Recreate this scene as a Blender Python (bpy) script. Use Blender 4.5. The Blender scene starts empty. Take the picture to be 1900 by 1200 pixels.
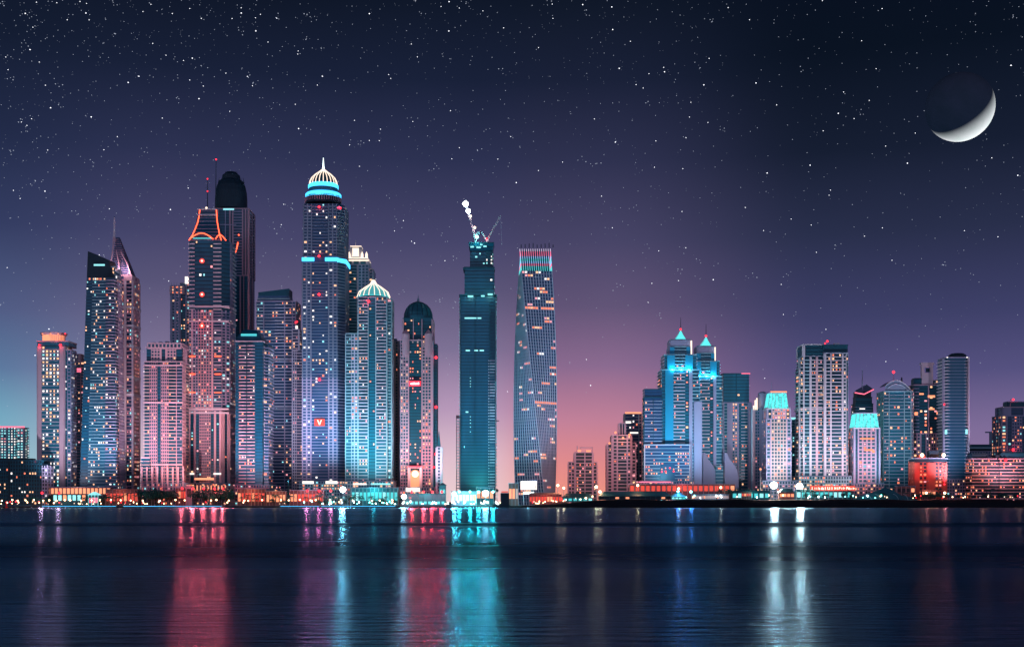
import bpy, math, random
from mathutils import Vector, Matrix
R = random.Random(7)
C = bpy.context.scene.collection
rad = math.radians
# ------------------------------------------------------------------ camera
F = 2344.0                       # focal length in photograph pixels (1900 wide)
CAMZ, HY = 8.0, 928.0            # eye height, horizon row
cam = bpy.data.cameras.new('camera'); co = bpy.data.objects.new('camera', cam); C.objects.link(co)
co.location = (0, 0, CAMZ); co.rotation_euler = (rad(90), 0, 0)
cam.sensor_width = 36; cam.lens = 36 * F / 1900; cam.shift_y = (HY - 600) / 1900
cam.clip_start = 1; cam.clip_end = 90000
sc = bpy.context.scene; sc.camera = co
sc.view_settings.view_transform = 'Standard'; sc.view_settings.look = 'None'
sc.view_settings.exposure = 0; sc.view_settings.gamma = 1
sc.render.engine = 'CYCLES'
sc.cycles.use_denoising = True
try: sc.cycles.denoising_input_passes = 'RGB_ALBEDO_NORMAL'; sc.cycles.denoising_prefilter = 'ACCURATE'
except Exception: pass
sc.cycles.max_bounces = 4; sc.cycles.diffuse_bounces = 2; sc.cycles.glossy_bounces = 2; sc.cycles.volume_bounces = 0
sc.cycles.sample_clamp_indirect = 2.0; sc.cycles.caustics_reflective = False
sc.cycles.use_light_tree = True

def px(x, y, Y): return Vector(((x - 950) * Y / F, Y, CAMZ + (HY - y) * Y / F))
def lin(r, g, b):
    f = lambda c: (c / 255 / 12.92) if c / 255 <= .04045 else ((c / 255 + .055) / 1.055) ** 2.4
    return (f(r), f(g), f(b))

# ------------------------------------------------------------------ night sky
w = bpy.data.worlds.new("World"); sc.world = w; w.use_nodes = True
nt = w.node_tree; N = nt.nodes; L = nt.links
bg = N['Background']
tc = N.new('ShaderNodeTexCoord'); sep = N.new('ShaderNodeSeparateXYZ'); L.new(tc.outputs['Generated'], sep.inputs[0])
def M(op, a, b=None, c=None, clamp=False):
    n = N.new('ShaderNodeMath'); n.operation = op; n.use_clamp = clamp
    for i, v in enumerate((a, b, c)):
        if v is None: continue
        if isinstance(v, (int, float)): n.inputs[i].default_value = v
        else: L.new(v, n.inputs[i])
    return n.outputs[0]
def smooth(v, a, b):
    n = N.new('ShaderNodeMapRange'); n.interpolation_type = 'SMOOTHSTEP'; n.clamp = True
    n.inputs['From Min'].default_value = a; n.inputs['From Max'].default_value = b
    L.new(v, n.inputs['Value']); return n.outputs['Result']
def inv(v): return M('SUBTRACT', 1.0, v)
X, Yv, Z = sep.outputs
hor = M('MAXIMUM', M('SQRT', M('ADD', M('MULTIPLY', X, X), M('MULTIPLY', Yv, Yv))), 1e-4)
tan_el = M('DIVIDE', Z, hor); az = M('DIVIDE', X, hor)
tpos = M('DIVIDE', tan_el, 0.5, clamp=True)
def ramp(rows):                                   # rows: (photo row, srgb colour)
    n = N.new('ShaderNodeValToRGB'); L.new(tpos, n.inputs[0]); e = n.color_ramp.elements
    rows = sorted(((HY - y) / F / 0.5, c) for y, c in rows)
    while len(e) < len(rows): e.new(.5)
    for k, (p, c) in zip(e, rows): k.position = max(0, min(1, p)); k.color = (*lin(*c), 1)
    return n.outputs[0]
left = ramp([(928, (150, 205, 215)), (780, (112, 165, 190)), (700, (90, 120, 158)), (600, (80, 92, 132)), (450, (52, 61, 98)), (300, (35, 44, 74)), (120, (20, 29, 50)), (0, (15, 23, 40))])
mid = ramp([(928, (240, 150, 130)), (870, (228, 140, 138)), (780, (192, 128, 152)), (680, (138, 106, 143)), (570, (96, 83, 117)), (450, (71, 68, 102)), (300, (47, 50, 80)), (150, (26, 33, 56)), (0, (15, 23, 39))])
right = ramp([(928, (150, 122, 160)), (800, (126, 108, 152)), (700, (84, 80, 126)), (600, (62, 64, 104)), (450, (41, 47, 75)), (300, (22, 30, 50)), (120, (10, 19, 34)), (0, (8, 16, 31))])
pale = ramp([(928, (238, 208, 210)), (850, (222, 190, 204)), (760, (180, 150, 182)), (650, (124, 112, 147)), (540, (90, 85, 120)), (450, (70, 69, 106)), (300, (45, 50, 82)), (150, (25, 33, 57)), (0, (15, 23, 40))])
def mix(f, a, b):
    n = N.new('ShaderNodeMix'); n.data_type = 'RGBA'; L.new(f, n.inputs[0])
    for v, i in ((a, 6), (b, 7)):
        if isinstance(v, tuple): n.inputs[i].default_value = (*v, 1)
        else: L.new(v, n.inputs[i])
    return n.outputs[2]
sky = mix(smooth(az, -0.03, 0.035), pale, mid)
sky = mix(inv(smooth(az, -0.39, -0.25)), sky, left)
sky = mix(smooth(az, 0.07, 0.24), sky, right)
nz = N.new('ShaderNodeTexNoise'); nz.inputs['Scale'].default_value = 5; nz.inputs['Detail'].default_value = 4
L.new(tc.outputs['Generated'], nz.inputs['Vector'])
var = M('MULTIPLY_ADD', nz.outputs['Fac'], 0.24, 0.88)
# added glow in the sky behind the camera, put in to brighten the facades
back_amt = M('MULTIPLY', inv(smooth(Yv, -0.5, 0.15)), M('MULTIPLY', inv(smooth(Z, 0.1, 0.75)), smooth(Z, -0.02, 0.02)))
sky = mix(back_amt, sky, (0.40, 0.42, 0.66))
sky = mix(smooth(Z, -0.03, -0.005), (0.07, 0.12, 0.2), sky)  # lower sky brightened to lift the moon's dark side
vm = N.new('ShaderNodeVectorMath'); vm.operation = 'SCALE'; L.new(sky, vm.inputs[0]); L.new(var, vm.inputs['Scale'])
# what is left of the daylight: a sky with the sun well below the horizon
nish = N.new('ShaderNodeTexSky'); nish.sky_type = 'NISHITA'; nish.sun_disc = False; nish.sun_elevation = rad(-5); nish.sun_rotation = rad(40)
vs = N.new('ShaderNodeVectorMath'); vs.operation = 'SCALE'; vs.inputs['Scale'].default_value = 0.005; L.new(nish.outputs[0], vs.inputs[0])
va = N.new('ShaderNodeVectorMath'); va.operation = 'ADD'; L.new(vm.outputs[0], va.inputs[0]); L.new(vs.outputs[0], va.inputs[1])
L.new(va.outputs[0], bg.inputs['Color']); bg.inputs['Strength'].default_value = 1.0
w.cycles.sampling_method = 'MANUAL'; w.cycles.sample_map_resolution = 512

# ------------------------------------------------------------------ sun, below the horizon: it reaches only the moon
MOON_D = 20000.0
fwd = (px(1781, 199, 1000) - Vector((0, 0, CAMZ))).normalized()
rgt = fwd.cross(Vector((0, 0, 1))).normalized(); upv = rgt.cross(fwd)
th = rad(60)
sdir = (rgt * .5 - upv * .865).normalized() * math.sin(th) + fwd * math.cos(th)
sl = bpy.data.lights.new('sun', 'SUN'); sl.energy = 70; sl.angle = rad(.5); sl.color = (1, .86, .62)
so = bpy.data.objects.new('sun', sl); C.objects.link(so); so.rotation_euler = sdir.to_track_quat('Z', 'Y').to_euler()

# ------------------------------------------------------------------ materials
MAT = {}
def principled(name, col, rough=.6, spec=.5, var=.0, vscale=.05, metal=0, bump=0):
    m = bpy.data.materials.new(name); m.use_nodes = True; n = m.node_tree.nodes; b = n['Principled BSDF']
    b.inputs['Base Color'].default_value = (*col, 1); b.inputs['Roughness'].default_value = rough
    b.inputs['Specular IOR Level'].default_value = spec; b.inputs['Metallic'].default_value = metal
    if var:
        l = m.node_tree.links; t = n.new('ShaderNodeTexCoord'); x = n.new('ShaderNodeTexNoise'); x.inputs['Scale'].default_value = vscale
        x.inputs['Detail'].default_value = 5
        mp = n.new('ShaderNodeMapping'); mp.inputs['Scale'].default_value = (1, 1, .35); l.new(t.outputs['Object'], mp.inputs[0]); l.new(mp.outputs[0], x.inputs['Vector'])
        k = n.new('ShaderNodeMix'); k.data_type = 'RGBA'; l.new(x.outputs['Fac'], k.inputs[0])
        k.inputs[6].default_value = (*[c * (1 - var) for c in col], 1); k.inputs[7].default_value = (*[min(1, c * (1 + var)) for c in col], 1)
        l.new(k.outputs[2], b.inputs['Base Color'])
    MAT[name] = m; return m
def emit(name, col, s, sampled=False):
    m = bpy.data.materials.new(name); m.use_nodes = True; n = m.node_tree.nodes; b = n['Principled BSDF']
    b.inputs['Base Color'].default_value = (*[c * .3 for c in col], 1); b.inputs['Emission Color'].default_value = (*col, 1); b.inputs['Emission Strength'].default_value = s
    m.cycles.emission_sampling = 'AUTO' if sampled else 'NONE'
    MAT[name] = m; return m
principled('glass', (.003, .095, .17), .3, .5, .5, .05)
principled('glass_teal', (.006, .16, .24), .3, .5, .4, .04)
principled('glass_blue', (.01, .075, .18), .3, .5, .4, .05)
principled('glass_lilac', (.03, .075, .17), .3, .5, .4, .05)
principled('white', (.64, .63, .71), .7, .3, .14, .06)
principled('pale_blue', (.5, .58, .72), .7, .3, .14, .06)
principled('pale_teal', (.34, .58, .66), .7, .3, .14, .06)
principled('pink', (.64, .46, .53), .75, .3, .14, .06)
principled('rose', (.50, .33, .41), .75, .3, .14, .06)
principled('beige', (.60, .48, .46), .75, .3, .14, .06)
principled('lilac', (.38, .38, .54), .75, .3, .14, .06)
principled('grey', (.20, .27, .38), .7, .3, .2, .06)
principled('brick', (.22, .11, .12), .8, .3, .25, .2)
principled('terracotta', (.55, .11, .08), .75, .3, .18, .1)
principled('steel', (.55, .58, .65), .4, .5, .1, .1, .6)
principled('dark', (.006, .03, .05), .55, .4, .3, .08)
principled('dark_teal', (.005, .085, .13), .55, .4, .3, .08)
principled('teal_roof', (.015, .13, .18), .6, .3, .25, .1)
principled('cyan_lit_panel', (.02, .38, .60), .45, .4, .12, .05)  # cyan of the floodlighting put into the panel's own colour
principled('green_tent', (.10, .46, .44), .7, .3, .15, .2)
principled('leaf', (.008, .075, .085), .8, .2, .5, .4)
principled('leaf_light', (.015, .13, .13), .8, .2, .5, .4)
principled('bark', (.08, .06, .05), .9, .2, .3, 1)
principled('red_paint', (.5, .02, .02), .5, .4, .1, .5)
for nm, c, s in (('lit_warm', (1, .50, .26), 1.6), ('lit_orange', (1, .24, .12), 1.35), ('lit_white', (1, .92, .86), 1.4), ('lit_cyan', (.35, .95, 1), 1.0),
                 ('lit_pink', (1, .38, .42), 1.2), ('lit_dim', (.75, .55, .55), .55), ('lit_teal', (.1, .55, .6), .6)): emit(nm, c, s)
for nm, c, s in (('neon_orange', (1, .085, .035), 4.5), ('neon_cyan', (.06, .55, 1), 2.2), ('neon_teal', (.05, .75, .75), 1.3), ('neon_white', (.8, 1, 1), 3.0), ('neon_red', (1, .02, .04), 4),
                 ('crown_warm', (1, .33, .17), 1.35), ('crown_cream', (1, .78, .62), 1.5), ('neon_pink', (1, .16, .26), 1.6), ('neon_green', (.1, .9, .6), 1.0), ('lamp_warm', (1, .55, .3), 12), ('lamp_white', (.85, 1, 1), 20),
                 ('lamp_red', (1, .02, .035), 4), ('lamp_teal', (.2, 1, .9), 12), ('panel_white', (1, .9, .82), 1.3), ('glow_red', (1, .10, .07), .75), ('glow_warm', (1, .4, .2), .9), ('glow_teal', (.08, .62, .66), .95)): emit(nm, c, s)
for nm, c in (('led_teal', (.1, .6, .6)), ('led_green', (.15, .55, .3)), ('led_orange', (.9, .22, .12)), ('led_rose', (.9, .16, .3)), ('led_blue', (.3, .55, .9)), ('led_pale', (.6, .5, .65))): emit(nm, c, 1.25)
for i, (c, s) in enumerate((((.65, .75, 1), .28), ((.72, .80, 1), .62), ((.9, .92, 1), 2.2))): emit('star%d' % i, c, s).node_tree.nodes['Principled BSDF'].inputs['Base Color'].default_value = (0, 0, 0, 1); MAT['star%d' % i].node_tree.nodes['Principled BSDF'].inputs['Specular IOR Level'].default_value = 0

# ------------------------------------------------------------------ mesh helpers
class MB:
    def __init__(s): s.v = []; s.f = []; s.m = []
    def add(s, vs, fs, m=0):
        k = len(s.v); s.v += [tuple(p) for p in vs]; s.f += [tuple(i + k for i in f) for f in fs]; s.m += [m] * len(fs)
    def hexa(s, p, m=0): s.add(p, [(0, 3, 2, 1), (4, 5, 6, 7), (0, 1, 5, 4), (1, 2, 6, 5), (2, 3, 7, 6), (3, 0, 4, 7)], m)
    def box(s, x0, x1, y0, y1, z0, z1, m=0):
        s.hexa([(x0, y0, z0), (x1, y0, z0), (x1, y1, z0), (x0, y1, z0), (x0, y0, z1), (x1, y0, z1), (x1, y1, z1), (x0, y1, z1)], m)
    def prism(s, b, t, z0, z1, m=0):
        n = len(b); z0 = z0 if isinstance(z0, (list, tuple)) else [z0] * n; z1 = z1 if isinstance(z1, (list, tuple)) else [z1] * n
        s.add([(p[0], p[1], z) for p, z in zip(b, z0)] + [(p[0], p[1], z) for p, z in zip(t, z1)],
              [tuple(reversed(range(n))), tuple(range(n, 2 * n))] + [(i, (i + 1) % n, n + (i + 1) % n, n + i) for i in range(n)], m)
    def lathe(s, prof, n=24, cx=0, cy=0, sy=1, m=0, a0=0):
        vs = []; fs = []
        for r, z in prof:
            for i in range(n):
                a = a0 + 2 * math.pi * i / n; vs.append((cx + r * math.cos(a), cy + sy * r * math.sin(a), z))
        for j in range(len(prof) - 1):
            for i in range(n): fs.append((j * n + i, j * n + (i + 1) % n, (j + 1) * n + (i + 1) % n, (j + 1) * n + i))
        fs.append(tuple(reversed(range(n)))); k = (len(prof) - 1) * n; fs.append(tuple(range(k, k + n)))
        s.add(vs, fs, m)
    def tube(s, p, q, r0, r1=None, n=6, m=0):
        p = Vector(p); q = Vector(q); r1 = r0 if r1 is None else r1
        d = (q - p).normalized(); a = d.orthogonal().normalized(); b = d.cross(a)
        vs = [o + (a * math.cos(2 * math.pi * i / n) + b * math.sin(2 * math.pi * i / n)) * r for o, r in ((p, r0), (q, r1)) for i in range(n)]
        s.add(vs, [tuple(reversed(range(n))), tuple(range(n, 2 * n))] + [(i, (i + 1) % n, n + (i + 1) % n, n + i) for i in range(n)], m)
    def path(s, pts, r, n=6, m=0):
        for a, b in zip(pts, pts[1:]): s.tube(a, b, r, r, n, m)
    def ball(s, c, r, m=0, n=10, k=6):
        prof = [(max(r * math.sin(math.pi * i / k), r * .02), c[2] - r * math.cos(math.pi * i / k)) for i in range(k + 1)]
        s.lathe(prof, n, c[0], c[1], 1, m)
    def build(s, name, mats, parent=None):
        me = bpy.data.meshes.new(name); me.from_pydata(s.v, [], s.f)
        for m in ([mats] if isinstance(mats, str) else mats): me.materials.append(MAT[m])
        if any(s.m): me.polygons.foreach_set('material_index', s.m)
        me.update()
        o = bpy.data.objects.new(name, me); C.objects.link(o)
        if parent: o.parent = parent
        return o
def tag(o, label=None, cat=None, group=None, kind=None):
    for k, v in (('label', label), ('category', cat), ('group', group), ('kind', kind)):
        if v: o[k] = v
    return o
def empty(name, loc, rot=0):
    o = bpy.data.objects.new(name, None); C.objects.link(o); o.location = loc; o.rotation_euler = (0, 0, rot); return o
def light(parent, loc, col, power, radius=1.0, kind='POINT', aim=None, cone=120, blend=.6):
    l = bpy.data.lights.new('lamp', kind); l.energy = power; l.color = col; l.shadow_soft_size = radius
    o = bpy.data.objects.new('lamp', l); C.objects.link(o); o.location = loc
    if parent: o.parent = parent
    if kind == 'SPOT':
        l.spot_size = rad(cone); l.spot_blend = blend
        o.rotation_euler = (-Vector(aim)).to_track_quat('Z', 'Y').to_euler()
    return o
UNIT = {}
def unit(mat):
    if mat not in UNIT:
        b = MB(); b.box(-.5, .5, -.5, .5, -.5, .5); me = bpy.data.meshes.new('lit_window'); me.from_pydata(b.v, [], b.f); me.materials.append(MAT[mat]); UNIT[mat] = me
    return UNIT[mat]
LITSET = [('lit_warm', 4), ('lit_orange', 2), ('lit_white', 3), ('lit_pink', 2), ('lit_cyan', 1), ('lit_dim', 3)]
def pick(pal):
    t = R.random() * sum(k for _, k in pal)
    for m, k in pal:
        t -= k
        if t <= 0: return m
    return pal[-1][0]

GZ = 2.0                                            # promenade level
SHARED = {'drum_lattice', 'cross_bar', 'crown_fin', 'balcony_edge', 'mast_arm', 'work_lamp_grid'}
class Tower:
    """A building: an Empty at its base; lengths given in photograph pixels at its own distance."""
    def __init__(s, name, label, cat, cx, Y, rot=0, fl=3.7, pal=None, lit=.1, wall='white', slab=None, glass='glass', maxlit=80, group=None):
        s.S = Y / F; s.cx = cx; s.Y = Y; s.fl = fl; s.pal = pal or LITSET; s.p = lit * 1.0; s.wall = wall; s.slab = slab or wall; s.glass = glass; s.maxlit = maxlit
        s.root = empty(name, ((cx - 950) * s.S, Y, GZ), rad(rot)); tag(s.root, label, cat, group)
        s.parts = {}; s.lits = []
    def at(s, d): return (s.Y + d * s.S) / F                # metres per pixel at depth d behind the front
    def x(s, p, d=0): return (p - 950) * s.at(d) - (s.cx - 950) * s.S
    def z(s, y, d=0): return CAMZ + (HY - y) * s.at(d) - GZ
    def own(s, name, mat):                            # a part of its own for this one piece
        s.n = getattr(s, 'n', 0) + 1; k = (name, mat, s.n); s.parts[k] = MB(); return s.parts[k]
    def part(s, name, mat):
        k = (name, mat)
        if k not in s.parts: s.parts[k] = MB()
        return s.parts[k]
    def face(s, b0, b1, t0, t1, z0, z1, spec, nf=None, lit=None, skip=0, pal=None):
        """One facade from b0 to b1 (left to right seen from outside), leaning to t0-t1 at the top."""
        lit = s.p if lit is None else lit
        H = z1 - z0; nf = nf or max(1, round(H / s.fl)); h = H / nf
        b0, b1, t0, t1 = (Vector((*p[:2], 0)) for p in (b0, b1, t0, t1))
        du = (b1 - b0); W = du.length; du = du.normalized(); n = Vector((du.y, -du.x, 0))
        def pt(u, v, z):
            f = (z - z0) / H; a = b0.lerp(t0, f); c = b1.lerp(t1, f); q = a.lerp(c, u) + n * v; return (q.x, q.y, z)
        def bx(mb, u0, u1, v0, v1, za, zb):
            mb.hexa([pt(u0, v1, za), pt(u1, v1, za), pt(u1, v0, za), pt(u0, v0, za), pt(u0, v1, zb), pt(u1, v1, zb), pt(u1, v0, zb), pt(u0, v0, zb)])
        toks = []
        for t in spec.split():
            k = t[0]; t = t[1:]; mat = None; nc = 1; pr = None
            if '@' in t: t, mat = t.split('@')
            if '%' in t: t, pr = t.split('%'); pr = float(pr)
            if ':' in t: t, nc = t.split(':'); nc = int(nc)
            toks.append((k, float(t), nc, mat, pr))
        tot = sum(t[1] for t in toks); u = 0
        for k, wt, nc, mat, pr in toks:
            u0, u1 = u, u + wt / tot; u = u1; bw = (u1 - u0) * W
            if k == 'P': bx(s.own('pier', mat or s.wall), u0, u1, 0, 1.1, z0, z1); continue
            if k == 'E': bx(s.own('light_strip', mat or 'neon_white'), u0, u1, 0, 1.2, z0, z1); continue
            wf = .62; hz0, hz1 = .30, .86; out = .3
            if k == 'S':
                mb = s.own('balcony_edge', mat or s.slab); bx(mb, u0 + (u1 - u0) * .48, u0 + (u1 - u0) * .52, -.4, -.1, z0, z1)
                for i in range(nf): bx(mb, u0, u1, 0, 1.5, z0 + i * h, z0 + (i + .22) * h)
                wf = .5; hz0 = .34
            elif k == 'T':                                # thin slab lines
                mb = s.own('floor_edge', mat or s.slab); bx(mb, u0 + (u1 - u0) * .48, u0 + (u1 - u0) * .52, -.4, -.1, z0, z1)
                for i in range(nf): bx(mb, u0, u1, 0, .5, z0 + i * h, z0 + (i + .15) * h)
                wf = .55; hz0 = .3
            elif k == 'R':                                # rounded balconies
                mb = s.own('balcony_edge', mat or s.slab); d = (u1 - u0); bx(mb, u0 + d * .48, u0 + d * .52, -.4, -.1, z0, z1)
                for i in range(nf):
                    za, zb = z0 + i * h, z0 + (i + .25) * h
                    q = [(u0, 0), (u0 + d * .12, 1.4), (u0 + d * .32, 2.3), (u0 + d * .68, 2.3), (u0 + d * .88, 1.4), (u1, 0)]
                    lo = [pt(a, v, za) for a, v in q]; hi = [pt(a, v, zb) for a, v in q]; m = len(q)
                    mb.add(lo + hi, [tuple(reversed(range(m))), tuple(range(m, 2 * m))] + [(j, (j + 1) % m, m + (j + 1) % m, m + j) for j in range(m)])
                wf = .5; hz0 = .36
            elif k == 'W':                                # punched windows: spandrels and piers standing in front of the glass
                mb = s.own('cladding', mat or s.wall); g = .36
                for i in range(nf): bx(mb, u0, u1, 0, .55, z0 + i * h, z0 + (i + .34) * h)
                cw = (u1 - u0) / nc; pw = cw * .16
                for i in range(nc + 1):
                    c = u0 + i * cw; bx(mb, max(u0, c - pw), min(u1, c + pw), 0, .6, z0, z1)
                wf = .58; hz0, hz1 = .40, .94
            elif k == 'F':                                # vertical fins
                mb = s.own('fin', mat or s.wall); cw = (u1 - u0) / nc
                for i in range(nc + 1):
                    c = u0 + i * cw; bx(mb, max(u0, c - cw * .14), min(u1, c + cw * .14), 0, .9, z0, z1)
                wf = .6
            elif k == 'G':
                mb = s.own('mullion', mat or 'dark'); bx(mb, u0 + (u1 - u0) * .48, u0 + (u1 - u0) * .52, -.4, -.1, z0, z1)
                for i in range(nf): bx(mb, u0, u1, 0, .12, z0 + i * h, z0 + (i + .16) * h)
                wf = .55
            pp = lit if pr is None else pr
            if pp <= 0 or not nc: continue
            cw = (u1 - u0) / nc
            for i in range(nf):
                run = R.random() < .12
                for j in range(nc):
                    if R.random() > (pp * 3 if run else pp): continue
                    c = u0 + (j + .5) * cw; za = z0 + (i + hz0) * h; zb = z0 + (i + hz1) * h; q = pt(c, out * .5, (za + zb) / 2)
                    s.lits.append((q, math.atan2(du.y, du.x), cw * W * wf * R.choice((.6, .8, 1)), (zb - za) * R.choice((.7, .85, 1)), pick(pal or s.pal)))
    def loft(s, bot, top, y0, y1, specs, nf=None, lit=None, core='core', cap=True, pal=None):
        """bot, top: footprints as (photo x, depth) lists, counter-clockwise from the front left; y0 lower row, y1 upper row."""
        dm = min(d for a, d in bot); B = [(s.x(a, dm), d * s.S) for a, d in bot]; T = [(s.x(a, dm), d * s.S) for a, d in top]; z0 = max(0, s.z(y0, dm) - (.8 if dm > 0 else 0)); z1 = s.z(y1, dm)
        s.own('core', s.glass).prism(B, T, z0, z1)
        for i, sp in enumerate(specs):
            if sp: j = (i + 1) % len(B); s.face(B[i], B[j], T[i], T[j], z0, z1, sp, nf, lit if i == 0 else (None if lit is None else lit * .7), pal=pal)
        if cap:
            cxm = sum(p[0] for p in T) / len(T); cym = sum(p[1] for p in T) / len(T); g = lambda p, k: (cxm + (p[0] - cxm) * k, cym + (p[1] - cym) * k)
            s.own('parapet', s.wall if cap is True else cap).prism([g(p, 1.03) for p in T], [g(p, 1.03) for p in T], z1, z1 + 1.3)
    def block(s, x0, x1, y1, y0=940, d0=0, d1=None, front='W1:4', side=None, nf=None, lit=None, cap=True, taper=0, pal=None):
        d1 = d0 + (x1 - x0) * .8 if d1 is None else d1; side = front if side is None else side
        b = [(x0, d0), (x1, d0), (x1, d1), (x0, d1)]; t = [(x0 + taper, d0 + taper), (x1 - taper, d0 + taper), (x1 - taper, d1 - taper), (x0 + taper, d1 - taper)]
        s.loft(b, t, y0, y1, [front, side, None, side], nf, lit, cap=cap, pal=pal)
    def bx(s, name, mat, x0, x1, y1, y0, d0, d1):
        (s.part if name in SHARED else s.own)(name, mat).box(s.x(x0, d0), s.x(x1, d0), d0 * s.S, d1 * s.S, s.z(y0, d0), s.z(y1, d0))
    def podium(s, mat, x0, x1, y, d0, d1):
        n = max(3, round((x1 - x0) / 5)); s.block(x0, x1, y, 940, d0, d1, front='W1:%d@%s' % (n, mat), side='T1:4@%s' % mat, lit=.22, cap='grey', pal=[('lit_orange', 3), ('lit_warm', 4), ('lit_pink', 2), ('lit_cyan', 1)])
    def ball(s, name, mat, x, y, d, r, glow=None):
        b = MB(); b.ball((s.x(x, d), d * s.S, s.z(y, d)), r); b.build(name, mat, s.root)
        if glow: light(s.root, (s.x(x, d), d * s.S - r - 1.2, s.z(y, d)), glow[0], glow[1], .8)
    def beacon(s, x, y, d=-2, r=1.3, p=1500): s.ball('beacon_light', 'lamp_red', x, y, d, r, ((1, .05, .08), p))
    def tube(s, name, mat, p, q, r, r1=None):
        (s.part if name in SHARED else s.own)(name, mat).tube((s.x(p[0], p[1]), p[1] * s.S, s.z(p[2], p[1])), (s.x(q[0], q[1]), q[1] * s.S, s.z(q[2], q[1])), r, r1)
    def cyl(s, name, mat, cx, d, prof, n=24, sy=1, a0=0):
        (s.part if name in SHARED else s.own)(name, mat).lathe([(r * s.at(d), s.z(y, d)) for r, y in prof], n, s.x(cx, d), d * s.S, sy, 0, a0)
    def finish(s):
        for (nm, mat, *_), mb in s.parts.items():
            if mb.v: mb.build(nm, mat, s.root)
        ls = sorted(s.lits, key=lambda a: -a[2] * a[3]); R.shuffle(ls)
        for q, a, ww, hh, m in ls[:s.maxlit]:
            o = bpy.data.objects.new('lit_window', unit(m)); C.objects.link(o); o.parent = s.root
            o.location = q; o.rotation_euler = (0, 0, a); o.scale = (ww, .3, hh)
        rest = ls[s.maxlit:]
        if rest:
            mats = sorted({r[4] for r in rest}); mb = MB()
            for q, a, ww, hh, m in rest:
                dx, dy = math.cos(a) * ww / 2, math.sin(a) * ww / 2; nx, ny = math.sin(a) * .15, -math.cos(a) * .15
                z0, z1 = q[2] - hh / 2, q[2] + hh / 2; c = [(q[0] - dx + nx, q[1] - dy + ny), (q[0] + dx + nx, q[1] + dy + ny), (q[0] + dx - nx, q[1] + dy - ny), (q[0] - dx - nx, q[1] - dy - ny)]
                mb.hexa([(*p, z0) for p in c] + [(*p, z1) for p in c], mats.index(m))
            tag(mb.build('lit_window_pane', mats, s.root), kind='stuff')
        return s.root

# ------------------------------------------------------------------ setting: water, land, embankment, sky objects
def structure(o, kind='structure'): o['kind'] = kind; return o
def water():
    mb = MB(); mb.add([(-4000, -1500, 0), (4000, -1500, 0), (4000, 1434, 0), (-4000, 1434, 0)], [(0, 1, 2, 3)])
    m = bpy.data.materials.new('water'); m.use_nodes = True; MAT['water'] = m
    n = m.node_tree.nodes; l = m.node_tree.links; b = n['Principled BSDF']
    n.remove(b); out = n['Material Output']
    g = n.new('ShaderNodeNewGeometry')
    def noise(sx, sy, det, off=0):
        mp = n.new('ShaderNodeMapping'); mp.inputs['Scale'].default_value = (sx, sy, 1); mp.inputs['Location'].default_value = (off, off, 0)
        l.new(g.outputs['Position'], mp.inputs[0])
        t = n.new('ShaderNodeTexNoise'); t.inputs['Scale'].default_value = 1; t.inputs['Detail'].default_value = det; l.new(mp.outputs[0], t.inputs['Vector']); return t.outputs['Fac']
    def m_(op, a, b_=None, c=None):
        k = n.new('ShaderNodeMath'); k.operation = op
        for q, v in enumerate((a, b_, c)):
            if v is None: continue
            if isinstance(v, (int, float)): k.inputs[q].default_value = v
            else: l.new(v, k.inputs[q])
        return k.outputs[0]
    def mr(v, a, b_, c, d, sm=True):
        k = n.new('ShaderNodeMapRange'); k.interpolation_type = 'SMOOTHSTEP' if sm else 'LINEAR'
        for q, z in zip(('From Min', 'From Max', 'To Min', 'To Max'), (a, b_, c, d)): k.inputs[q].default_value = z
        l.new(v, k.inputs['Value']); return k.outputs[0]
    small, mid_, big = noise(.42, 2.2, 5), noise(.14, .75, 3, 5), noise(.004, .03, 3, 9)
    h = m_('ADD', m_('MULTIPLY', small, .24), m_('MULTIPLY', mid_, .5))
    bump = n.new('ShaderNodeBump'); bump.inputs['Strength'].default_value = 1; bump.inputs['Distance'].default_value = 2.4; l.new(h, bump.inputs['Height'])
    sp = n.new('ShaderNodeSeparateXYZ'); l.new(g.outputs['Position'], sp.inputs[0])
    wob = m_('ADD', sp.outputs[1], m_('MULTIPLY', noise(.008, .02, 3, 3), 80))            # wakes running along the shore
    wake = m_('MAXIMUM', m_('SUBTRACT', 1, mr(m_('ABSOLUTE', m_('SUBTRACT', wob, 462)), 2, 60, 0, 1)), m_('SUBTRACT', .75, mr(m_('ABSOLUTE', m_('SUBTRACT', wob, 245)), 0, 78, 0, .75)))
    dotn = n.new('ShaderNodeVectorMath'); dotn.operation = 'DOT_PRODUCT'; l.new(g.outputs['Incoming'], dotn.inputs[0]); l.new(g.outputs['True Normal'], dotn.inputs[1])
    fres = mr(dotn.outputs['Value'], .0, .04, .38, .29)                                    # reflects more at grazing angles
    fres = m_('MULTIPLY', fres, m_('MULTIPLY', mr(big, .35, .65, .75, 1.2), m_('SUBTRACT', 1, m_('MULTIPLY', wake, mr(noise(.006, .02, 2, 21), .3, .7, .12, .58)))))
    gl = n.new('ShaderNodeBsdfGlossy'); gl.inputs['Color'].default_value = (.34, .70, 1, 1); l.new(bump.outputs[0], gl.inputs['Normal'])
    l.new(m_('ADD', m_('ADD', mr(big, .35, .65, .17, .23), mr(sp.outputs[1], 60, 260, .04, 0)), m_('MULTIPLY', wake, .14)), gl.inputs['Roughness'])
    df = n.new('ShaderNodeBsdfDiffuse'); df.inputs['Color'].default_value = (.002, .02, .055, 1)
    mx = n.new('ShaderNodeMixShader'); l.new(fres, mx.inputs[0]); l.new(df.outputs[0], mx.inputs[1]); l.new(gl.outputs[0], mx.inputs[2]); l.new(mx.outputs[0], out.inputs['Surface'])
    structure(mb.build('water', 'water'))
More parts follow.
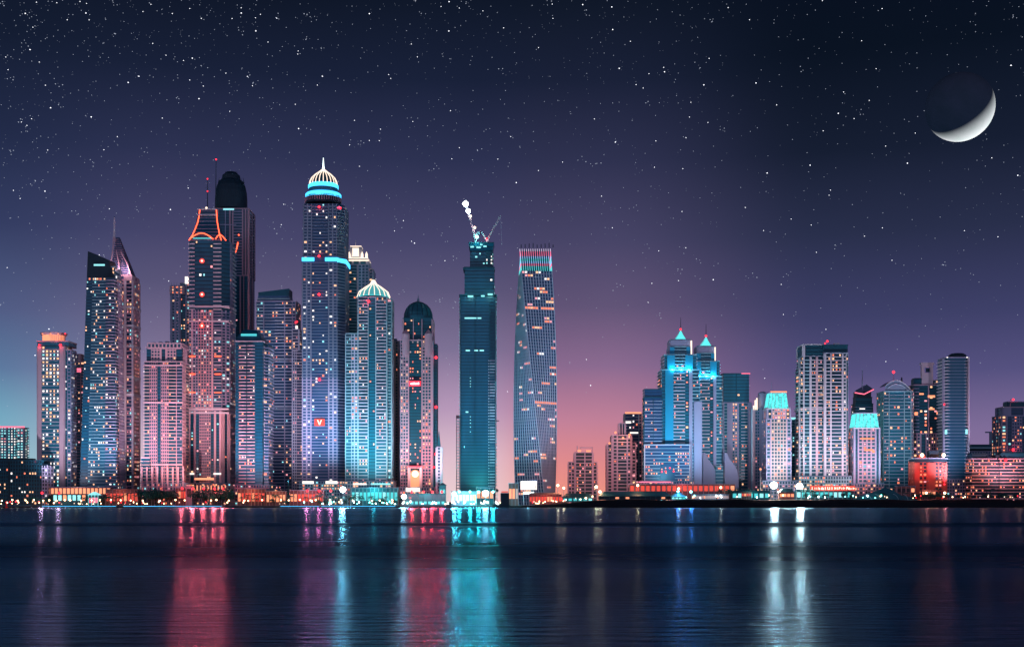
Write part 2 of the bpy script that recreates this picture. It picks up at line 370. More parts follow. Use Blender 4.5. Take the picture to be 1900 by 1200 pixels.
water()
principled('soil', (.06, .06, .065), .9, .2, .3, .02)
principled('bank', (.012, .014, .02), .95, .1, .4, .1)
principled('asphalt', (.10, .10, .11), .8, .3, .2, .05)
mb = MB(); mb.add([(-4000, 1432, GZ), (4000, 1432, GZ), (4000, 4500, GZ), (-4000, 4500, GZ)], [(0, 1, 2, 3)]); structure(mb.build('ground', 'soil'))
mb = MB(); mb.add([(-640, 1436, GZ + .05), (60, 1436, GZ + .05), (60, 1455, GZ + .05), (-640, 1455, GZ + .05)], [(0, 1, 2, 3)]); structure(mb.build('promenade_path', 'asphalt'))
# sand embankment in front of the eastern half
mb = MB(); rows = []
for i in range(121):
    xx = -40 + i * 8.0; k = max(0.0, min(1.0, (xx - 5) / 120)); k = k * k * (3 - 2 * k); nse = .35 * math.sin(i * .9) + .3 * math.sin(i * .37 + 1) + R.uniform(-.15, .15)
    hgt = GZ + .1 + k * (6.9 + nse)
    rows.append([(xx, 1402 + 24 * (1 - k) + R.uniform(-.6, .6), -1.5), (xx, 1407 + 20 * (1 - k), hgt * .62), (xx, 1413 + 16 * (1 - k), hgt * .97), (xx, 1420 + 11 * (1 - k), hgt), (xx, 1428 + 5 * (1 - k), hgt), (xx, 1436, GZ - .5)])
mb.add([p for r in rows for p in r], [(i * 6 + j, (i + 1) * 6 + j, (i + 1) * 6 + j + 1, i * 6 + j + 1) for i in range(120) for j in range(5)])
structure(mb.build('embankment_terrain', 'bank'))
# quay wall
q = empty('quay_wall', (-300, 1430, 0)); tag(q, 'low dark stone quay wall along the water below the promenade lamps', 'quay wall')
b = MB(); b.box(-340, 345, 0, 2.2, -2, 1.7); b.build('wall', 'bank', q)
b = MB(); b.box(-340, 345, -.35, 2.2, 1.72, 2.12); b.build('coping', 'grey', q)
for a, c in ((-232, -148), (-140, -28), (38, 82), (84, 168)):
    b = MB(); b.box(a, c, -.6, -.38, 1.25, 1.62); b.build('light_strip', 'neon_cyan', q)  # added cyan strips standing in for the light trails of passing boats
# moon
mo = MB(); mo.ball((0, 0, 0), 62 / F * MOON_D, 0, 96, 64); m = mo.build('moon', None or 'pink')
mm = bpy.data.materials.new('moon_rock'); mm.use_nodes = True; n = mm.node_tree.nodes; l = mm.node_tree.links; bs = n['Principled BSDF']; bs.inputs['Roughness'].default_value = 1; bs.inputs['Specular IOR Level'].default_value = 0
t = n.new('ShaderNodeTexCoord'); x = n.new('ShaderNodeTexNoise'); x.inputs['Scale'].default_value = .0045; x.inputs['Detail'].default_value = 8; x.inputs['Roughness'].default_value = .65; l.new(t.outputs['Object'], x.inputs['Vector'])
cr = n.new('ShaderNodeValToRGB'); l.new(x.outputs['Fac'], cr.inputs[0]); cr.color_ramp.elements[0].position = .36; cr.color_ramp.elements[0].color = (.058, .076, .104, 1); cr.color_ramp.elements[1].position = .62; cr.color_ramp.elements[1].color = (.07, .084, .12, 1)  # blue tint stands in for sky light veiling the dark side
l.new(cr.outputs[0], bs.inputs['Base Color'])
m.data.materials.clear(); m.data.materials.append(mm)
for p in m.data.polygons: p.use_smooth = True
m.location = Vector((0, 0, CAMZ)) + fwd * MOON_D
m.scale = (fwd.y,) * 3
tag(m, 'thin crescent moon high in the starry sky, lit on its lower edge', 'moon')
# stars, far beyond everything
st = MB(); D = 40000
def star(x, y, r, k):
    d = Vector(((x - 950) / F, 1, (HY - y) / F)).normalized() * D; a = d.cross(Vector((0, 0, 1))).normalized(); u = a.cross(d).normalized(); f = d.normalized(); r = r * D / F
    c = Vector((0, 0, CAMZ)) + d
    st.add([c + a * r * 1.25, c - a * r * 1.25, c + u * r, c - u * r, c + f * r, c - f * r], [(0, 2, 5), (2, 1, 5), (1, 3, 5), (3, 0, 5), (2, 0, 4), (1, 2, 4), (3, 1, 4), (0, 3, 4)], k)
SR = random.Random(3)
for i in range(36000):
    x = SR.uniform(-1500, 3400); y = SR.uniform(-250, 800)
    dens = .30 + .84 * math.exp(-abs(x + 60) / 420) * math.exp(-max(0, y) / 260) + .16 * math.exp(-max(0, y) / 90) - .12 * (y / 800)
    if y > 450: dens *= max(.12, 1 - (y - 450) / 380)
    if x > 1300: dens *= .75
    if SR.random() > dens: continue
    b = SR.random(); r = .44 + .26 * b ** 2 + (.25 if b > .98 else 0)
    star(x, y, r, 2 if b > .92 else (1 if b > .6 else 0))
    if SR.random() < .02:
        for _ in range(3): star(x + SR.uniform(-9, 9), y + SR.uniform(-7, 7), .5 + SR.random() * .4, 1)
tag(st.build('stars', ['star0', 'star1', 'star2']), 'countless small white stars scattered over the night sky', 'stars', kind='stuff')

# ------------------------------------------------------------------ towers, from the western end of the shore
T = Tower('office_block', 'low bright turquoise lit block with a glowing pink roof edge, behind the dark hotel', 'office block', 5, 1750, wall='pale_teal', pal=[('lit_cyan', 4), ('lit_white', 3), ('lit_pink', 1)], lit=.95, maxlit=90, glass='glass_teal')
T.block(-45, 30, 792, front='W50:11 P2 S14:3'); T.block(30, 45, 796, d0=4, front='P1 W8:2 P1')
T.bx('light_strip', 'neon_pink', -45, 45, 790.5, 793, -3, -1); T.finish()

T = Tower('hotel', 'dark flat roofed hotel with few scattered warm windows at the western water edge', 'hotel', 20, 1475, wall='dark_teal', glass='dark', pal=[('lit_warm', 3), ('lit_orange', 3), ('lit_white', 2)], lit=.10, maxlit=60, fl=4.2)
T.block(-60, 78, 855, front='G4 W60:16 G3 W50:12', d1=40); T.block(78, 88, 863, front='W1:2@lilac', d1=30, cap='dark'); T.bx('roof_plant', 'dark', -20, 60, 850, 856, 8, 25); T.beacon(66, 856, 2, 1, 300); T.finish()

T = Tower('office_tower', 'slim office tower of bright lit floors between pink piers under a glowing orange crown', 'tower', 100, 1520, wall='pink', slab='white', glass='glass_teal', pal=[('lit_warm', 5), ('lit_white', 5), ('lit_cyan', 1)], lit=.5, maxlit=90, fl=4.4)
T.block(70, 118, 642, front='P7@pink T32:5 P7@pink', side='P2 W5:6 P2', d1=40); T.block(118, 132, 650, d0=6, d1=34, front='P1 G5:1 W6:1@lilac', side='W1:5@lilac', lit=.15)
T.block(69, 127, 634, 642, -2, 42, front='G1:1', lit=0, cap='pink')
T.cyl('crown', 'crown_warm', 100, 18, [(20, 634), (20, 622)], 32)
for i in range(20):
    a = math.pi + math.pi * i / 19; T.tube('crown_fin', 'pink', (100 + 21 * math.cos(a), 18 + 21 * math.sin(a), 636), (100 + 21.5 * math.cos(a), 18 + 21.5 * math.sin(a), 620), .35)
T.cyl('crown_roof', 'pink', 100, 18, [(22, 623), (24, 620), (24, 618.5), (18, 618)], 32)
for X_ in (79, 94, 108, 121): T.ball('beacon_light', 'lamp_red' if X_ == 121 else 'crown_warm', X_, 619, -6, .8)
T.beacon(73, 640, -3, 1.2); T.beacon(112, 640, -4, 1.6); T.finish()

T = Tower('apartment_tower', 'narrow pink striped tower squeezed behind the orange crowned tower and the slant topped tower', 'tower', 143, 1610, wall='pink', slab='rose', lit=.16, maxlit=50, pal=[('lit_orange', 2), ('lit_pink', 2), ('lit_warm', 2)])
T.block(131, 157, 672, front='W5:1 S7:2 W5:1', d1=24); T.block(136, 150, 658, 672, 3, 18, front='P1 W2:1 P1'); T.bx('light_strip', 'neon_pink', 133, 150, 683, 690, -2, -1); T.finish()

T = Tower('slant_tower', 'dark glass tower with a slanted wedge top and leaning western edge', 'tower', 183, 1500, wall='pale_teal', slab='pale_teal', pal=[('lit_warm', 5), ('lit_white', 4), ('lit_orange', 2), ('lit_cyan', 2)], lit=.17, maxlit=90, fl=3.8)
bt = [(147, 0), (216, 0), (216, 55), (147, 55)]; tp = [(161, 0), (212, 0), (212, 45), (161, 45)]
T.loft(bt, tp, 940, 515, ['G20:3%.08 T44:7 R30:3@lilac', 'S12:4@lilac W20:8@lilac', None, 'T1:8'], lit=.17, cap=False)
B = [(T.x(a), d * T.S) for a, d in tp]; zt = T.z(515)
T.part('wedge_top', 'dark').prism(B, [(T.x(163), 0), (T.x(201), 0), (T.x(201), 44 * T.S), (T.x(163), 44 * T.S)], zt, [T.z(466), T.z(483), T.z(480), T.z(463)])
T.bx('light_strip', 'lit_cyan', 174, 194, 490, 493, -1.5, -.2); T.block(201, 213, 496, 515, 3, 40, front='T1:2')
T.finish()

T = Tower('spire_tower', 'pink ribbed tower tapering into a tall needle spire, beside the slant topped tower', 'tower', 222, 1545, wall='pink', slab='white', glass='glass_lilac', pal=[('lit_cyan', 2), ('lit_pink', 3), ('lit_warm', 3), ('lit_orange', 2)], lit=.28, maxlit=80, fl=4.6)
T.block(202, 246, 520, front='P2@white W5:1 P2@white W14:2 P3@white S8:2@rose P1@white', side='P1 W6:6 P1', d1=44)
T.block(203, 245, 512, 521, front='P1 W1:2@rose P1', d1=43, lit=.1)
for yy in (568, 602, 640, 697, 730): T.bx('ring_ledge', 'white', 200, 248, yy, yy + 4, -2, 45)
T.loft([(205, 2), (243, 2), (243, 40), (205, 40)], [(210, 18), (216, 18), (216, 24), (210, 24)], 512, 437, ['T1:0@rose', 'T1:0@rose', None, 'T1:0@rose'], nf=18, lit=0, cap=False)
for (a, d) in ((203, 0), (245, 0), (245, 43), (203, 43), (224, -1)):
    pts = [(a, d, 516), (a + (212 - a) * .3, d + (21 - d) * .3, 487), (a + (212 - a) * .72, d + (21 - d) * .72, 462), (211, 21, 436)]
    T.part('spire_rib', 'pink').path([(T.x(p[0], p[1]), p[1] * T.S, T.z(p[2], p[1])) for p in pts], .85)
T.tube('spire', 'white', (212, 21, 442), (212, 21, 403), 1.7, .7); light(T.root, (T.x(214), -6 * T.S, T.z(500)), (1, .55, .65), 14000, 1); light(T.root, (T.x(236), -6 * T.S, T.z(500)), (1, .55, .65), 9000, 1); T.ball('spire_tip', 'grey', 212, 403, 21, .9); T.finish()

T = Tower('apartment_tower', 'broad pink stone tower with cream balconies and a stepped top, front row', 'tower', 303, 1500, wall='pink', slab='beige', glass='glass', pal=[('lit_orange', 3), ('lit_warm', 3), ('lit_cyan', 1), ('lit_pink', 2)], lit=.05, maxlit=70, fl=4.0)
T.block(268, 338, 672, front='S9:2@beige W13:4@rose G6%0 W13:4@rose S13:3@beige P1 S9:2@lilac', side='W6:5 S6:4', d1=48)
T.block(272, 338, 645, 673, 3, 45, front='G6 W12:3 P2 G5%.1 P2 W12:3 G8', lit=.03); T.block(274, 336, 638, 646, 1, 46, front='W1:9@pink', lit=0)
for yy in (676, 745, 860): T.bx('ledge', 'pink', 266, 339, yy, yy + 3, -2.4, 49)
T.block(262, 278, 850, d0=-4, d1=30, front='S1:2@beige'); T.podium('rose', 262, 345, 897, -8, 50)
for i in range(9): T.part('podium_pier', 'pink').box(T.x(264 + i * 9.6), T.x(267 + i * 9.6), -9.2 * T.S, -7.9 * T.S, 0, T.z(866))
for i in range(5): T.part('roof_vent', 'grey').box(T.x(278 + i * 12), T.x(284 + i * 12), 15 * T.S, 24 * T.S, T.z(637), T.z(633 - i % 3))
T.finish()

T = Tower('apartment_tower', 'thin dark tower with two orange lit top floors, behind the pink stepped tower', 'tower', 334, 1610, wall='lilac', slab='pink', lit=.15, maxlit=50, pal=[('lit_orange', 3), ('lit_warm', 3), ('lit_cyan', 1)])
T.block(317, 334, 540, front='P2 W5:1 P2 W5:1 P2', d1=30, lit=.12); T.block(334, 352, 526, d0=3, d1=33, front='G10:2 P2 S5:1', lit=.25)
T.block(316, 341, 531, 546, -1, 22, front='P1@pink W3:1 P1@pink W3:1 P1@pink W3:1 P1@pink', lit=.9, pal=[('lit_orange', 1), ('lit_warm', 1)])
for X_ in (318, 323, 328): T.tube('mast', 'grey', (X_, 8, 531), (X_, 8, 524), .2)
T.bx('roof_lamp', 'panel_white', 343, 349, 513, 526, -1, 4); T.finish()

# the tower with orange neon outlines
T = Tower('neon_crown_tower', 'tall ribbed tower with orange neon arches round its flared crown and red signs', 'tower', 388, 1545, wall='pink', slab='white', glass='glass', pal=[('lit_cyan', 3), ('lit_white', 3), ('lit_warm', 3), ('lit_pink', 2), ('lit_orange', 1)], lit=.13, maxlit=90)
FR = [(351, 0), (411, 0), (424, 12), (424, 58), (351, 58)]
def ngon(s, y0, y1, specs, lit=None, k=0, **kw): s.loft([(a, d) for a, d in FR], [(a, d) for a, d in FR], y0, y1, specs, lit=lit, cap=False, **kw)
ngon(T, 575, 446, ['S9:0 G30:5%.02 S13:0', 'G1%0', 'W3:2@lilac S4:0', None, 'S1:0'], .02, nf=17)
ngon(T, 762, 575, ['S3:1 P2 W7:2@lilac W18:5@rose P2 S11:2@lilac', 'W1:2@lilac', 'W1:7@lilac', None, 'W1:5'], .17)
ngon(T, 900, 762, ['P2 G5:1 P3 G5:1 W17:6@rose G5:1 P3 G5:1 P3', 'P1 G1:1 P1', 'W1:5@lilac', None, 'P1 G3 P1 G3 P1 G3'], .08)
T.podium('rose', 345, 428, 897, -14, 60)
for yy in (567, 594, 757, 764): T.bx('ring_ledge', 'white', 349, 425, yy, yy + 3, -2.4, 60)
for yy in (660, 693, 727):
    T.bx('light_strip', 'neon_orange', 351, 362, yy, yy + 1.6, -2.8, -1.6); T.bx('light_strip', 'neon_orange', 398, 410, yy, yy + 1.6, -2.8, -1.6)
for yy in (611, 627, 643, 677, 710, 744): T.bx('ring_ledge', 'white', 350, 362, yy, yy + 1.4, -2.6, -1); T.bx('ring_ledge', 'white', 397, 411, yy, yy + 1.4, -2.6, -1)
# flared crown: concave curves up to a flat head
prof = [(351, 446), (356, 436), (360, 424), (364, 410), (366, 398), (367, 386)]
for i in range(5):
    (a, y0), (c, y1) = prof[i], prof[i + 1]; e0, e1 = 776 - a - 0, 776 - c
    e0 = 411 - (a - 351) * .8; e1 = 411 - (c - 351) * .8; k0 = (a - 351); k1 = (c - 351)
    T.loft([(a, k0), (e0, k0), (e0, 58 - k0), (a, 58 - k0)], [(c, k1), (e1, k1), (e1, 58 - k1), (c, 58 - k1)], y0, y1, ['T1:0@lilac', None, None, None], nf=2, lit=0, cap=False)
for sgn in (0, 1):
    T.part('neon_outline', 'neon_orange').path([(T.x(a if not sgn else 411 - (a - 351) * .8), (a - 351 - 1.5) * T.S, T.z(y)) for a, y in prof], .6, 8)
T.part('neon_arch', 'neon_orange').path([(T.x(352 + 44 * i / 14), -1.8 * T.S, T.z(444 - 11 * math.sin(math.pi * i / 14))) for i in range(15)], .6, 8)
T.part('neon_arch', 'neon_orange').path([(T.x(400 + 17 * i / 10), (-1.8 + 12 * max(0, i - 6) / 4) * T.S, T.z(444 - 8 * math.sin(math.pi * i / 10))) for i in range(11)], .6, 8)
T.bx('crown_beam', 'white', 366, 401, 397, 399.5, 12, 16); T.bx('crown_beam', 'white', 366, 401, 387, 389, 13, 16)
T.ball('roof_lamp', 'crown_cream', 383, 386, 14, 1.5)
T.tube('mast', 'dark', (385, 30, 388), (385, 30, 330), .7, .35); T.tube('mast', 'dark', (400, 34, 392), (401, 34, 295), .8, .35)
for yy in (340, 349, 356): T.tube('mast_arm', 'grey', (379 + yy % 3, 30, yy), (391, 30, yy - 1), .25)
for yy in (332, 355): T.ball('beacon_light', 'lamp_red', 385, yy, 28, .8)
T.ball('beacon_light', 'neon_red', 401, 296, 34, 1.0)
for yy in (485, 547, 605):
    b = MB(); b.lathe([(7.5 * T.S * .6, -.4), (7.5 * T.S * .6, .4)], 20, 0, 0, 1.0); o = b.build('red_sign', 'glow_red', T.root); o.rotation_euler = (rad(90), 0, 0); o.scale = (1, 1, 1); o.location = (T.x(376), -3.2, T.z(yy))
    o2 = MB(); o2.ball((0, 0, .6), 1.4); o2.build('sign_emblem', 'crown_cream', o)
    light(T.root, (T.x(376), -7, T.z(yy)), (1, .04, .08), 2500, 1)
T.bx('light_strip', 'glow_teal', 358, 392, 441, 443, -1.6, -.8); T.bx('entrance_canopy', 'crown_warm', 361, 396, 886, 890, -18, -14); T.bx('light_strip', 'panel_white', 352, 360, 877, 880, -3, -1.5); T.bx('light_strip', 'panel_white', 396, 410, 877, 880, -3, -1.5)
for i in range(12): T.part('podium_fin', 'crown_warm').box(T.x(349 + i * 6.5), T.x(351 + i * 6.5), -15 * T.S, -14.1 * T.S, T.z(915), T.z(900))
T.finish()

T = Tower('dome_tower', 'very tall dark tower with a black bullet dome, behind the neon crowned tower', 'tower', 430, 1640, wall='rose', slab='lilac', glass='glass', pal=[('lit_pink', 1), ('lit_cyan', 1)], lit=.01, maxlit=20)
T.block(398, 461, 512, 386, 0, 56, front='G4%0 P2 G9%0 P1@lilac G5%0 P2@rose G2 P2@rose S12:0@lilac P2@rose G2 P2@rose G2 P1', side='P1 S2:0 P1 S2:0 P1', lit=0) if 0 else None
T.block(398, 461, 388, 512, 0, 56, front='G4%0 P2 G9%0 P1@lilac G5%0 P2@rose G2%0 P2@rose S12:0@lilac P2@rose G2%0 P2@rose G2%0 P1', side='P1 S2:0 P1 S2:0 P1', lit=0)
T.block(398, 461, 512, 940, 0, 56, front='G14%.01 P1@lilac G14%.02 G12%.01 P2 G4%0 P1 G6%0 P1', side='P1 G3%0 P1 G3%0', lit=.01)
T.cyl('dome', 'dark', 429, 28, [(29.5, 390), (29.5, 372), (28.5, 358), (26, 346), (22.5, 337.5), (17, 334), (16, 326), (12, 323), (9, 320), (3, 319)], 28)
for i in range(10):
    a = 2 * math.pi * i / 10; T.tube('dome_spike', 'dark', (429 + 13 * math.cos(a), 28 + 13 * math.sin(a), 328), (429 + 10 * math.cos(a), 28 + 10 * math.sin(a), 318), .6, .2); T.tube('dome_spike', 'dark', (429 + 24 * math.cos(a), 28 + 24 * math.sin(a), 340), (429 + 22 * math.cos(a), 28 + 22 * math.sin(a), 330), .6, .2)
T.part('neon_outline', 'neon_orange').path([(T.x(433 + 9 * (i / 10) ** .7), -2 * T.S, T.z(472 - 22 * (i / 10) ** 1.6)) for i in range(11)], .7, 8)
T.ball('beacon_light', 'neon_orange', 443, 436, -3, 1); T.bx('light_strip', 'lit_cyan', 414, 434, 387, 389.5, -2, -1); T.bx('ring_ledge', 'lilac', 402, 438, 416, 417.5, -2.2, -1)
T.finish()

T = Tower('apartment_tower', 'dark rounded top tower with two stacks of pale balcony bars, front row', 'tower', 470, 1490, wall='dark_teal', slab='white', glass='glass', pal=[('lit_warm', 6), ('lit_orange', 3), ('lit_white', 2)], lit=.12, maxlit=60, fl=3.9)
T.block(437, 487, 636, front='G5%0 R13:3@pink P.6 R13:3@pink G12%.03', side='G3%0 S12:5@pink G2%0', d1=62)
T.loft([(437, 0), (487, 0), (487, 62), (437, 62)], [(441, 3), (483, 3), (483, 58), (441, 58)], 636, 622, ['G1%0'] * 4, cap=False, lit=0)
T.loft([(441, 3), (483, 3), (483, 58), (441, 58)], [(450, 10), (474, 10), (474, 50), (450, 50)], 622, 611, ['G1%0'] * 4, cap=False, lit=0)
T.bx('light_strip', 'glow_teal', 447, 476, 619, 623, .5, 3); T.bx('ring_ledge', 'pink', 436, 489, 632, 634, -1.6, 60)
T.block(487, 498, 640, d0=14, d1=60, front='S1:1@lilac', side='S1:5@lilac')
T.podium('rose', 436, 500, 900, -6, 60); T.finish()

T = Tower('apartment_tower', 'grey blue banded tower with a sloping roof parapet, behind the rounded top tower', 'tower', 512, 1590, wall='lilac', slab='pale_blue', glass='glass_blue', pal=[('lit_warm', 4), ('lit_orange', 4), ('lit_pink', 2), ('lit_cyan', 1)], lit=.13, maxlit=80, fl=4.0)
T.block(476, 549, 560, front='S9:2@pale_teal P1 T14:3 S12:3 P1 S9:2 W5:1', side='W1:5', d1=50)
T.loft([(477, 2), (538, 2), (538, 44), (477, 44)], [(479, 2), (536, 2), (536, 44), (479, 44)], 560, 548, ['T1:0@pale_teal', 'T1:0', None, 'T1:0'], lit=0, cap=False)
T.part('roof_wedge', 'dark_teal').prism([(T.x(479), 1), (T.x(536), 1), (T.x(536), 26), (T.x(479), 26)], [(T.x(479), 1), (T.x(536), 1), (T.x(536), 26), (T.x(479), 26)], T.z(548), [T.z(542), T.z(535), T.z(535), T.z(542)])
for yy in (664, 752, 840): T.bx('ring_ledge', 'grey', 475, 550, yy, yy + 5, -2.2, 50)
T.ball('beacon_light', 'lamp_red', 549, 598, -2, 1.2); T.finish()

T = Tower('apartment_tower', 'very narrow pale slab fronted tower in the gap beside the tall cyan ringed tower', 'tower', 554, 1565, wall='pale_blue', slab='white', glass='glass_lilac', pal=[('lit_pink', 2), ('lit_warm', 2)], lit=.06, maxlit=30)
T.block(543, 563, 650, front='W6:2 S9:2 P1', d1=34); T.block(543, 556, 612, 651, 2, 28, front='S8:2 P2', lit=.2); T.bx('roof_lamp', 'panel_white', 548, 552, 604, 612, 2, 6); T.beacon(551, 597, 3, 1.1, 400); T.finish()

# the tallest tower: cyan rings and a lit dome
T = Tower('ring_dome_tower', 'tallest tower with bright cyan rings round a lit ribbed dome and white needle', 'tower', 600, 1520, wall='lilac', slab='pale_blue', glass='glass_blue', pal=[('lit_warm', 4), ('lit_white', 4), ('lit_cyan', 1), ('lit_orange', 1)], lit=.12, maxlit=95, fl=3.75)
FR = [(563, 0), (625, 0), (637, 14), (637, 70), (563, 70)]
sp = ['W13:2@%s P.8@%s T25:5@%s P.8@%s W13:2@%s', 'S1:0@%s', 'W1:8@%s', None, 'W1:5@%s']
def spec(m): return [None if a is None else a.replace('%s', m) for a in sp]
ngon(T, 482, 378, spec('grey'), .13); FR = [(561, -1), (626, -1), (638, 14), (638, 71), (561, 71)]
ngon(T, 700, 482, spec('grey'), .12); ngon(T, 900, 700, spec('lilac'), .08)
FR2 = [(560, -2), (627, -2), (640, 13), (640, 72), (560, 72)]
T.loft(FR2, FR2, 486, 477, [None] * 5, cap=False)
T.bx('light_band', 'neon_cyan', 560, 583, 477.5, 484.5, -3.4, -2.4); T.bx('light_band', 'neon_cyan', 603, 627, 477.5, 484.5, -3.4, -2.4)
b = T.part('light_band', 'neon_cyan'); p0 = (T.x(627), -3.2 * T.S); p1 = (T.x(641), 13 * T.S); b.prism([p0, (p1[0], p1[1]), (p1[0] - .6, p1[1] + .6), (p0[0] - .6, p0[1] + .6)], [p0, p1, (p1[0] - .6, p1[1] + .6), (p0[0] - .6, p0[1] + .6)], T.z(487), T.z(479))
b.box(T.x(640), T.x(641), 13 * T.S, 70 * T.S, T.z(487), T.z(479))
T.cyl('drum', 'dark', 600, 34, [(33, 380), (33, 366)], 40)
for i in range(24):
    a = math.pi * 1.02 + math.pi * .96 * i / 23; q_ = [(T.x(600, 34) + 33.5 * T.at(34) * math.cos(a), 34 * T.S + 33.5 * T.at(34) * math.sin(a), T.z(y, 34)) for y in (377, 369)]; T.part('drum_lattice', 'rose').tube(q_[0], q_[1], .6)
T.cyl('light_ring', 'neon_cyan', 600, 34, [(31, 371), (33, 369), (33, 362), (31, 360)], 40)
T.cyl('drum', 'glass_teal', 600, 34, [(27, 362), (27, 345)], 40)
T.cyl('light_ring', 'neon_cyan', 600, 34, [(26, 352), (28, 350), (28, 345), (26, 343)], 40)
T.cyl('dome', 'dark_teal', 600, 34, [(25.5, 344), (24.5, 338), (21, 331), (15, 325), (8, 320), (3.5, 316)], 32)
for i in range(22):
    a = 2 * math.pi * i / 22; ca, sa = math.cos(a), math.sin(a)
    T.part('dome_rib', 'crown_cream').path([(T.x(600, 34) + r * ca * T.at(34), 34 * T.S + r * sa * T.at(34), T.z(y, 34)) for r, y in ((26, 344), (25, 338), (21.5, 331), (15.5, 325), (8.5, 320), (3.6, 316))], .55, 5)
T.cyl('spire', 'neon_white', 600, 34, [(3.6, 318), (2.4, 314), (1.4, 308), (.9, 300), (.4, 293)], 12)
for x_, y_, d_ in ((592, 384, -3), (631, 386, 6), (592, 475, -4), (592, 546, -4), (593, 704, -3)): T.beacon(x_, y_, d_, 1.5, 2200)
b = MB(); b.box(T.x(584), T.x(603), -2.6, -2.0, T.z(790), T.z(777)); sg = b.build('red_sign', 'glow_red', T.root)
b = MB(); b.path([(T.x(590), -3, T.z(779)), (T.x(593.5), -3, T.z(788)), (T.x(597), -3, T.z(779))], .7); b.build('sign_emblem', 'crown_cream', sg); light(T.root, (T.x(593), -8, T.z(784)), (1, .04, .1), 3500, 1)
T.podium('pale_teal', 556, 645, 893, -10, 72); T.bx('light_strip', 'panel_white', 561, 582, 892, 897, -12, -10.5); T.bx('light_strip', 'panel_white', 604, 626, 892, 897, -12, -10.5); T.finish()

T = Tower('crown_tower', 'banded tower with a floodlit cream crown of corner turrets, behind the tallest tower', 'tower', 664, 1590, wall='white', slab='pale_teal', glass='glass_teal', pal=[('lit_warm', 4), ('lit_orange', 4), ('lit_pink', 1)], lit=.08, maxlit=60, fl=3.9)
T.block(638, 684, 492, front='R20:3 P2 W16:3@pale_blue', side='W1:6@pale_blue', d1=56); T.block(676, 692, 500, 940, 10, 50, front='W1:2@lilac', lit=.12)
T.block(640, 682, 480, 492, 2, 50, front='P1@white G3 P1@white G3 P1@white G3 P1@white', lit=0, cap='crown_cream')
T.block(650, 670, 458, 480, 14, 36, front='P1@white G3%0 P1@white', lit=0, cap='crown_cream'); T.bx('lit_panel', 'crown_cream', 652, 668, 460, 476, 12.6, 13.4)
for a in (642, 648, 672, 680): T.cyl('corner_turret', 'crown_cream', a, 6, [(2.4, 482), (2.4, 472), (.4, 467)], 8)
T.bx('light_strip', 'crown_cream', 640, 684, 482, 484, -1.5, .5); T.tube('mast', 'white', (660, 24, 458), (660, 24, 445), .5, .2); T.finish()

T = Tower('umbrella_top_tower', 'cyan washed tower with a pleated umbrella roof and needle, right of the tallest tower', 'tower', 694, 1500, wall='pale_teal', slab='white', glass='glass_teal', pal=[('lit_orange', 4), ('lit_warm', 5), ('lit_pink', 3), ('lit_white', 2), ('lit_cyan', 1)], lit=.16, maxlit=95, fl=3.9)
T.block(664, 718, 552, front='P1@pale_teal S12:3 P1 G9:2%.05 P1 S13:4 P1', side='W1:5@pale_teal', d1=52); T.block(718, 727, 556, d0=8, d1=46, front='W1:1', side='W1:5@pale_teal', lit=.1)
T.block(642, 665, 620, d0=6, d1=46, front='S8:2@pale_teal W10:2@pale_blue P1', lit=.12)
T.cyl('crown_drum', 'dark_teal', 693, 26, [(25, 556), (27, 549)], 24)
b = T.part('crown_roof', 'neon_teal'); rp = [(29, 551), (29.5, 545), (22, 536), (10, 530), (3, 527)]
T.cyl('crown_roof', 'lit_teal', 693, 26, [(29, 551), (26, 543), (15, 534), (6, 528), (2.2, 521)], 32)  # self-glowing roof colour stands in for floodlight on the pleats
for i in range(18):
    a = 2 * math.pi * i / 18; ca, sa = math.cos(a), math.sin(a)
    T.part('crown_rib', 'crown_cream').path([(T.x(693, 26) + r * ca * T.at(26), 26 * T.S + r * sa * T.at(26), T.z(y, 26)) for r, y in ((31, 552), (27, 542), (15.6, 533.4), (6.4, 527.5), (2.2, 520))], .5, 5)
T.cyl('crown_lamp', 'neon_teal', 693, 26, [(27.2, 551.5), (27.6, 549.5)], 32)
T.cyl('spire', 'pale_teal', 692, 26, [(2.4, 528), (1.1, 518), (.4, 503)], 10); T.beacon(684, 559, -3, 1.5, 2500)
T.podium('pale_teal', 640, 730, 893, -8, 50); T.bx('light_strip', 'panel_white', 655, 680, 896, 899, -9.6, -8.3); T.bx('light_strip', 'lit_cyan', 688, 724, 896, 899, -9.6, -8.3); T.finish()

T = Tower('apartment_tower', 'plain pale pink slab of a tower in the gap before the domed pink tower', 'tower', 735, 1575, wall='pink', slab='pink', lit=.03, maxlit=16, pal=[('lit_orange', 1), ('lit_warm', 1)])
T.block(726, 745, 634, front='P6@pink W3:1@beige P2@pink W3:1@pink', d1=30); T.bx('roof_box', 'grey', 729, 736, 628, 634, 4, 18); T.finish()

T = Tower('domed_tower', 'pink stone tower with a dark ribbed dome and glowing orange entrance arch', 'tower', 776, 1500, wall='rose', slab='pink', glass='dark_teal', pal=[('lit_orange', 5), ('lit_warm', 4), ('lit_pink', 2), ('lit_dim', 2)], lit=.16, maxlit=90, fl=3.9)
T.block(743, 803, 632, front='W9:3@rose P1 G14:5%.2 P1 W10:3@rose P2', side='W1:5@lilac', d1=56)
T.block(748, 802, 592, 633, 2, 52, front='P1 G14:3%.12 P1 G12:4%.1 P1 G14:3%.1 P1', lit=.1, cap='dark_teal')
for a in (747, 789): T.cyl('shoulder_turret', 'rose', a + 6, 1, [(7, 660), (7, 620), (4, 615), (.5, 611)], 12)
T.block(803, 811, 640, d0=12, d1=46, front='G1%0', side='G1%0', cap='dark')
T.cyl('dome_drum', 'dark_teal', 776, 26, [(27, 594), (27, 588)], 32)
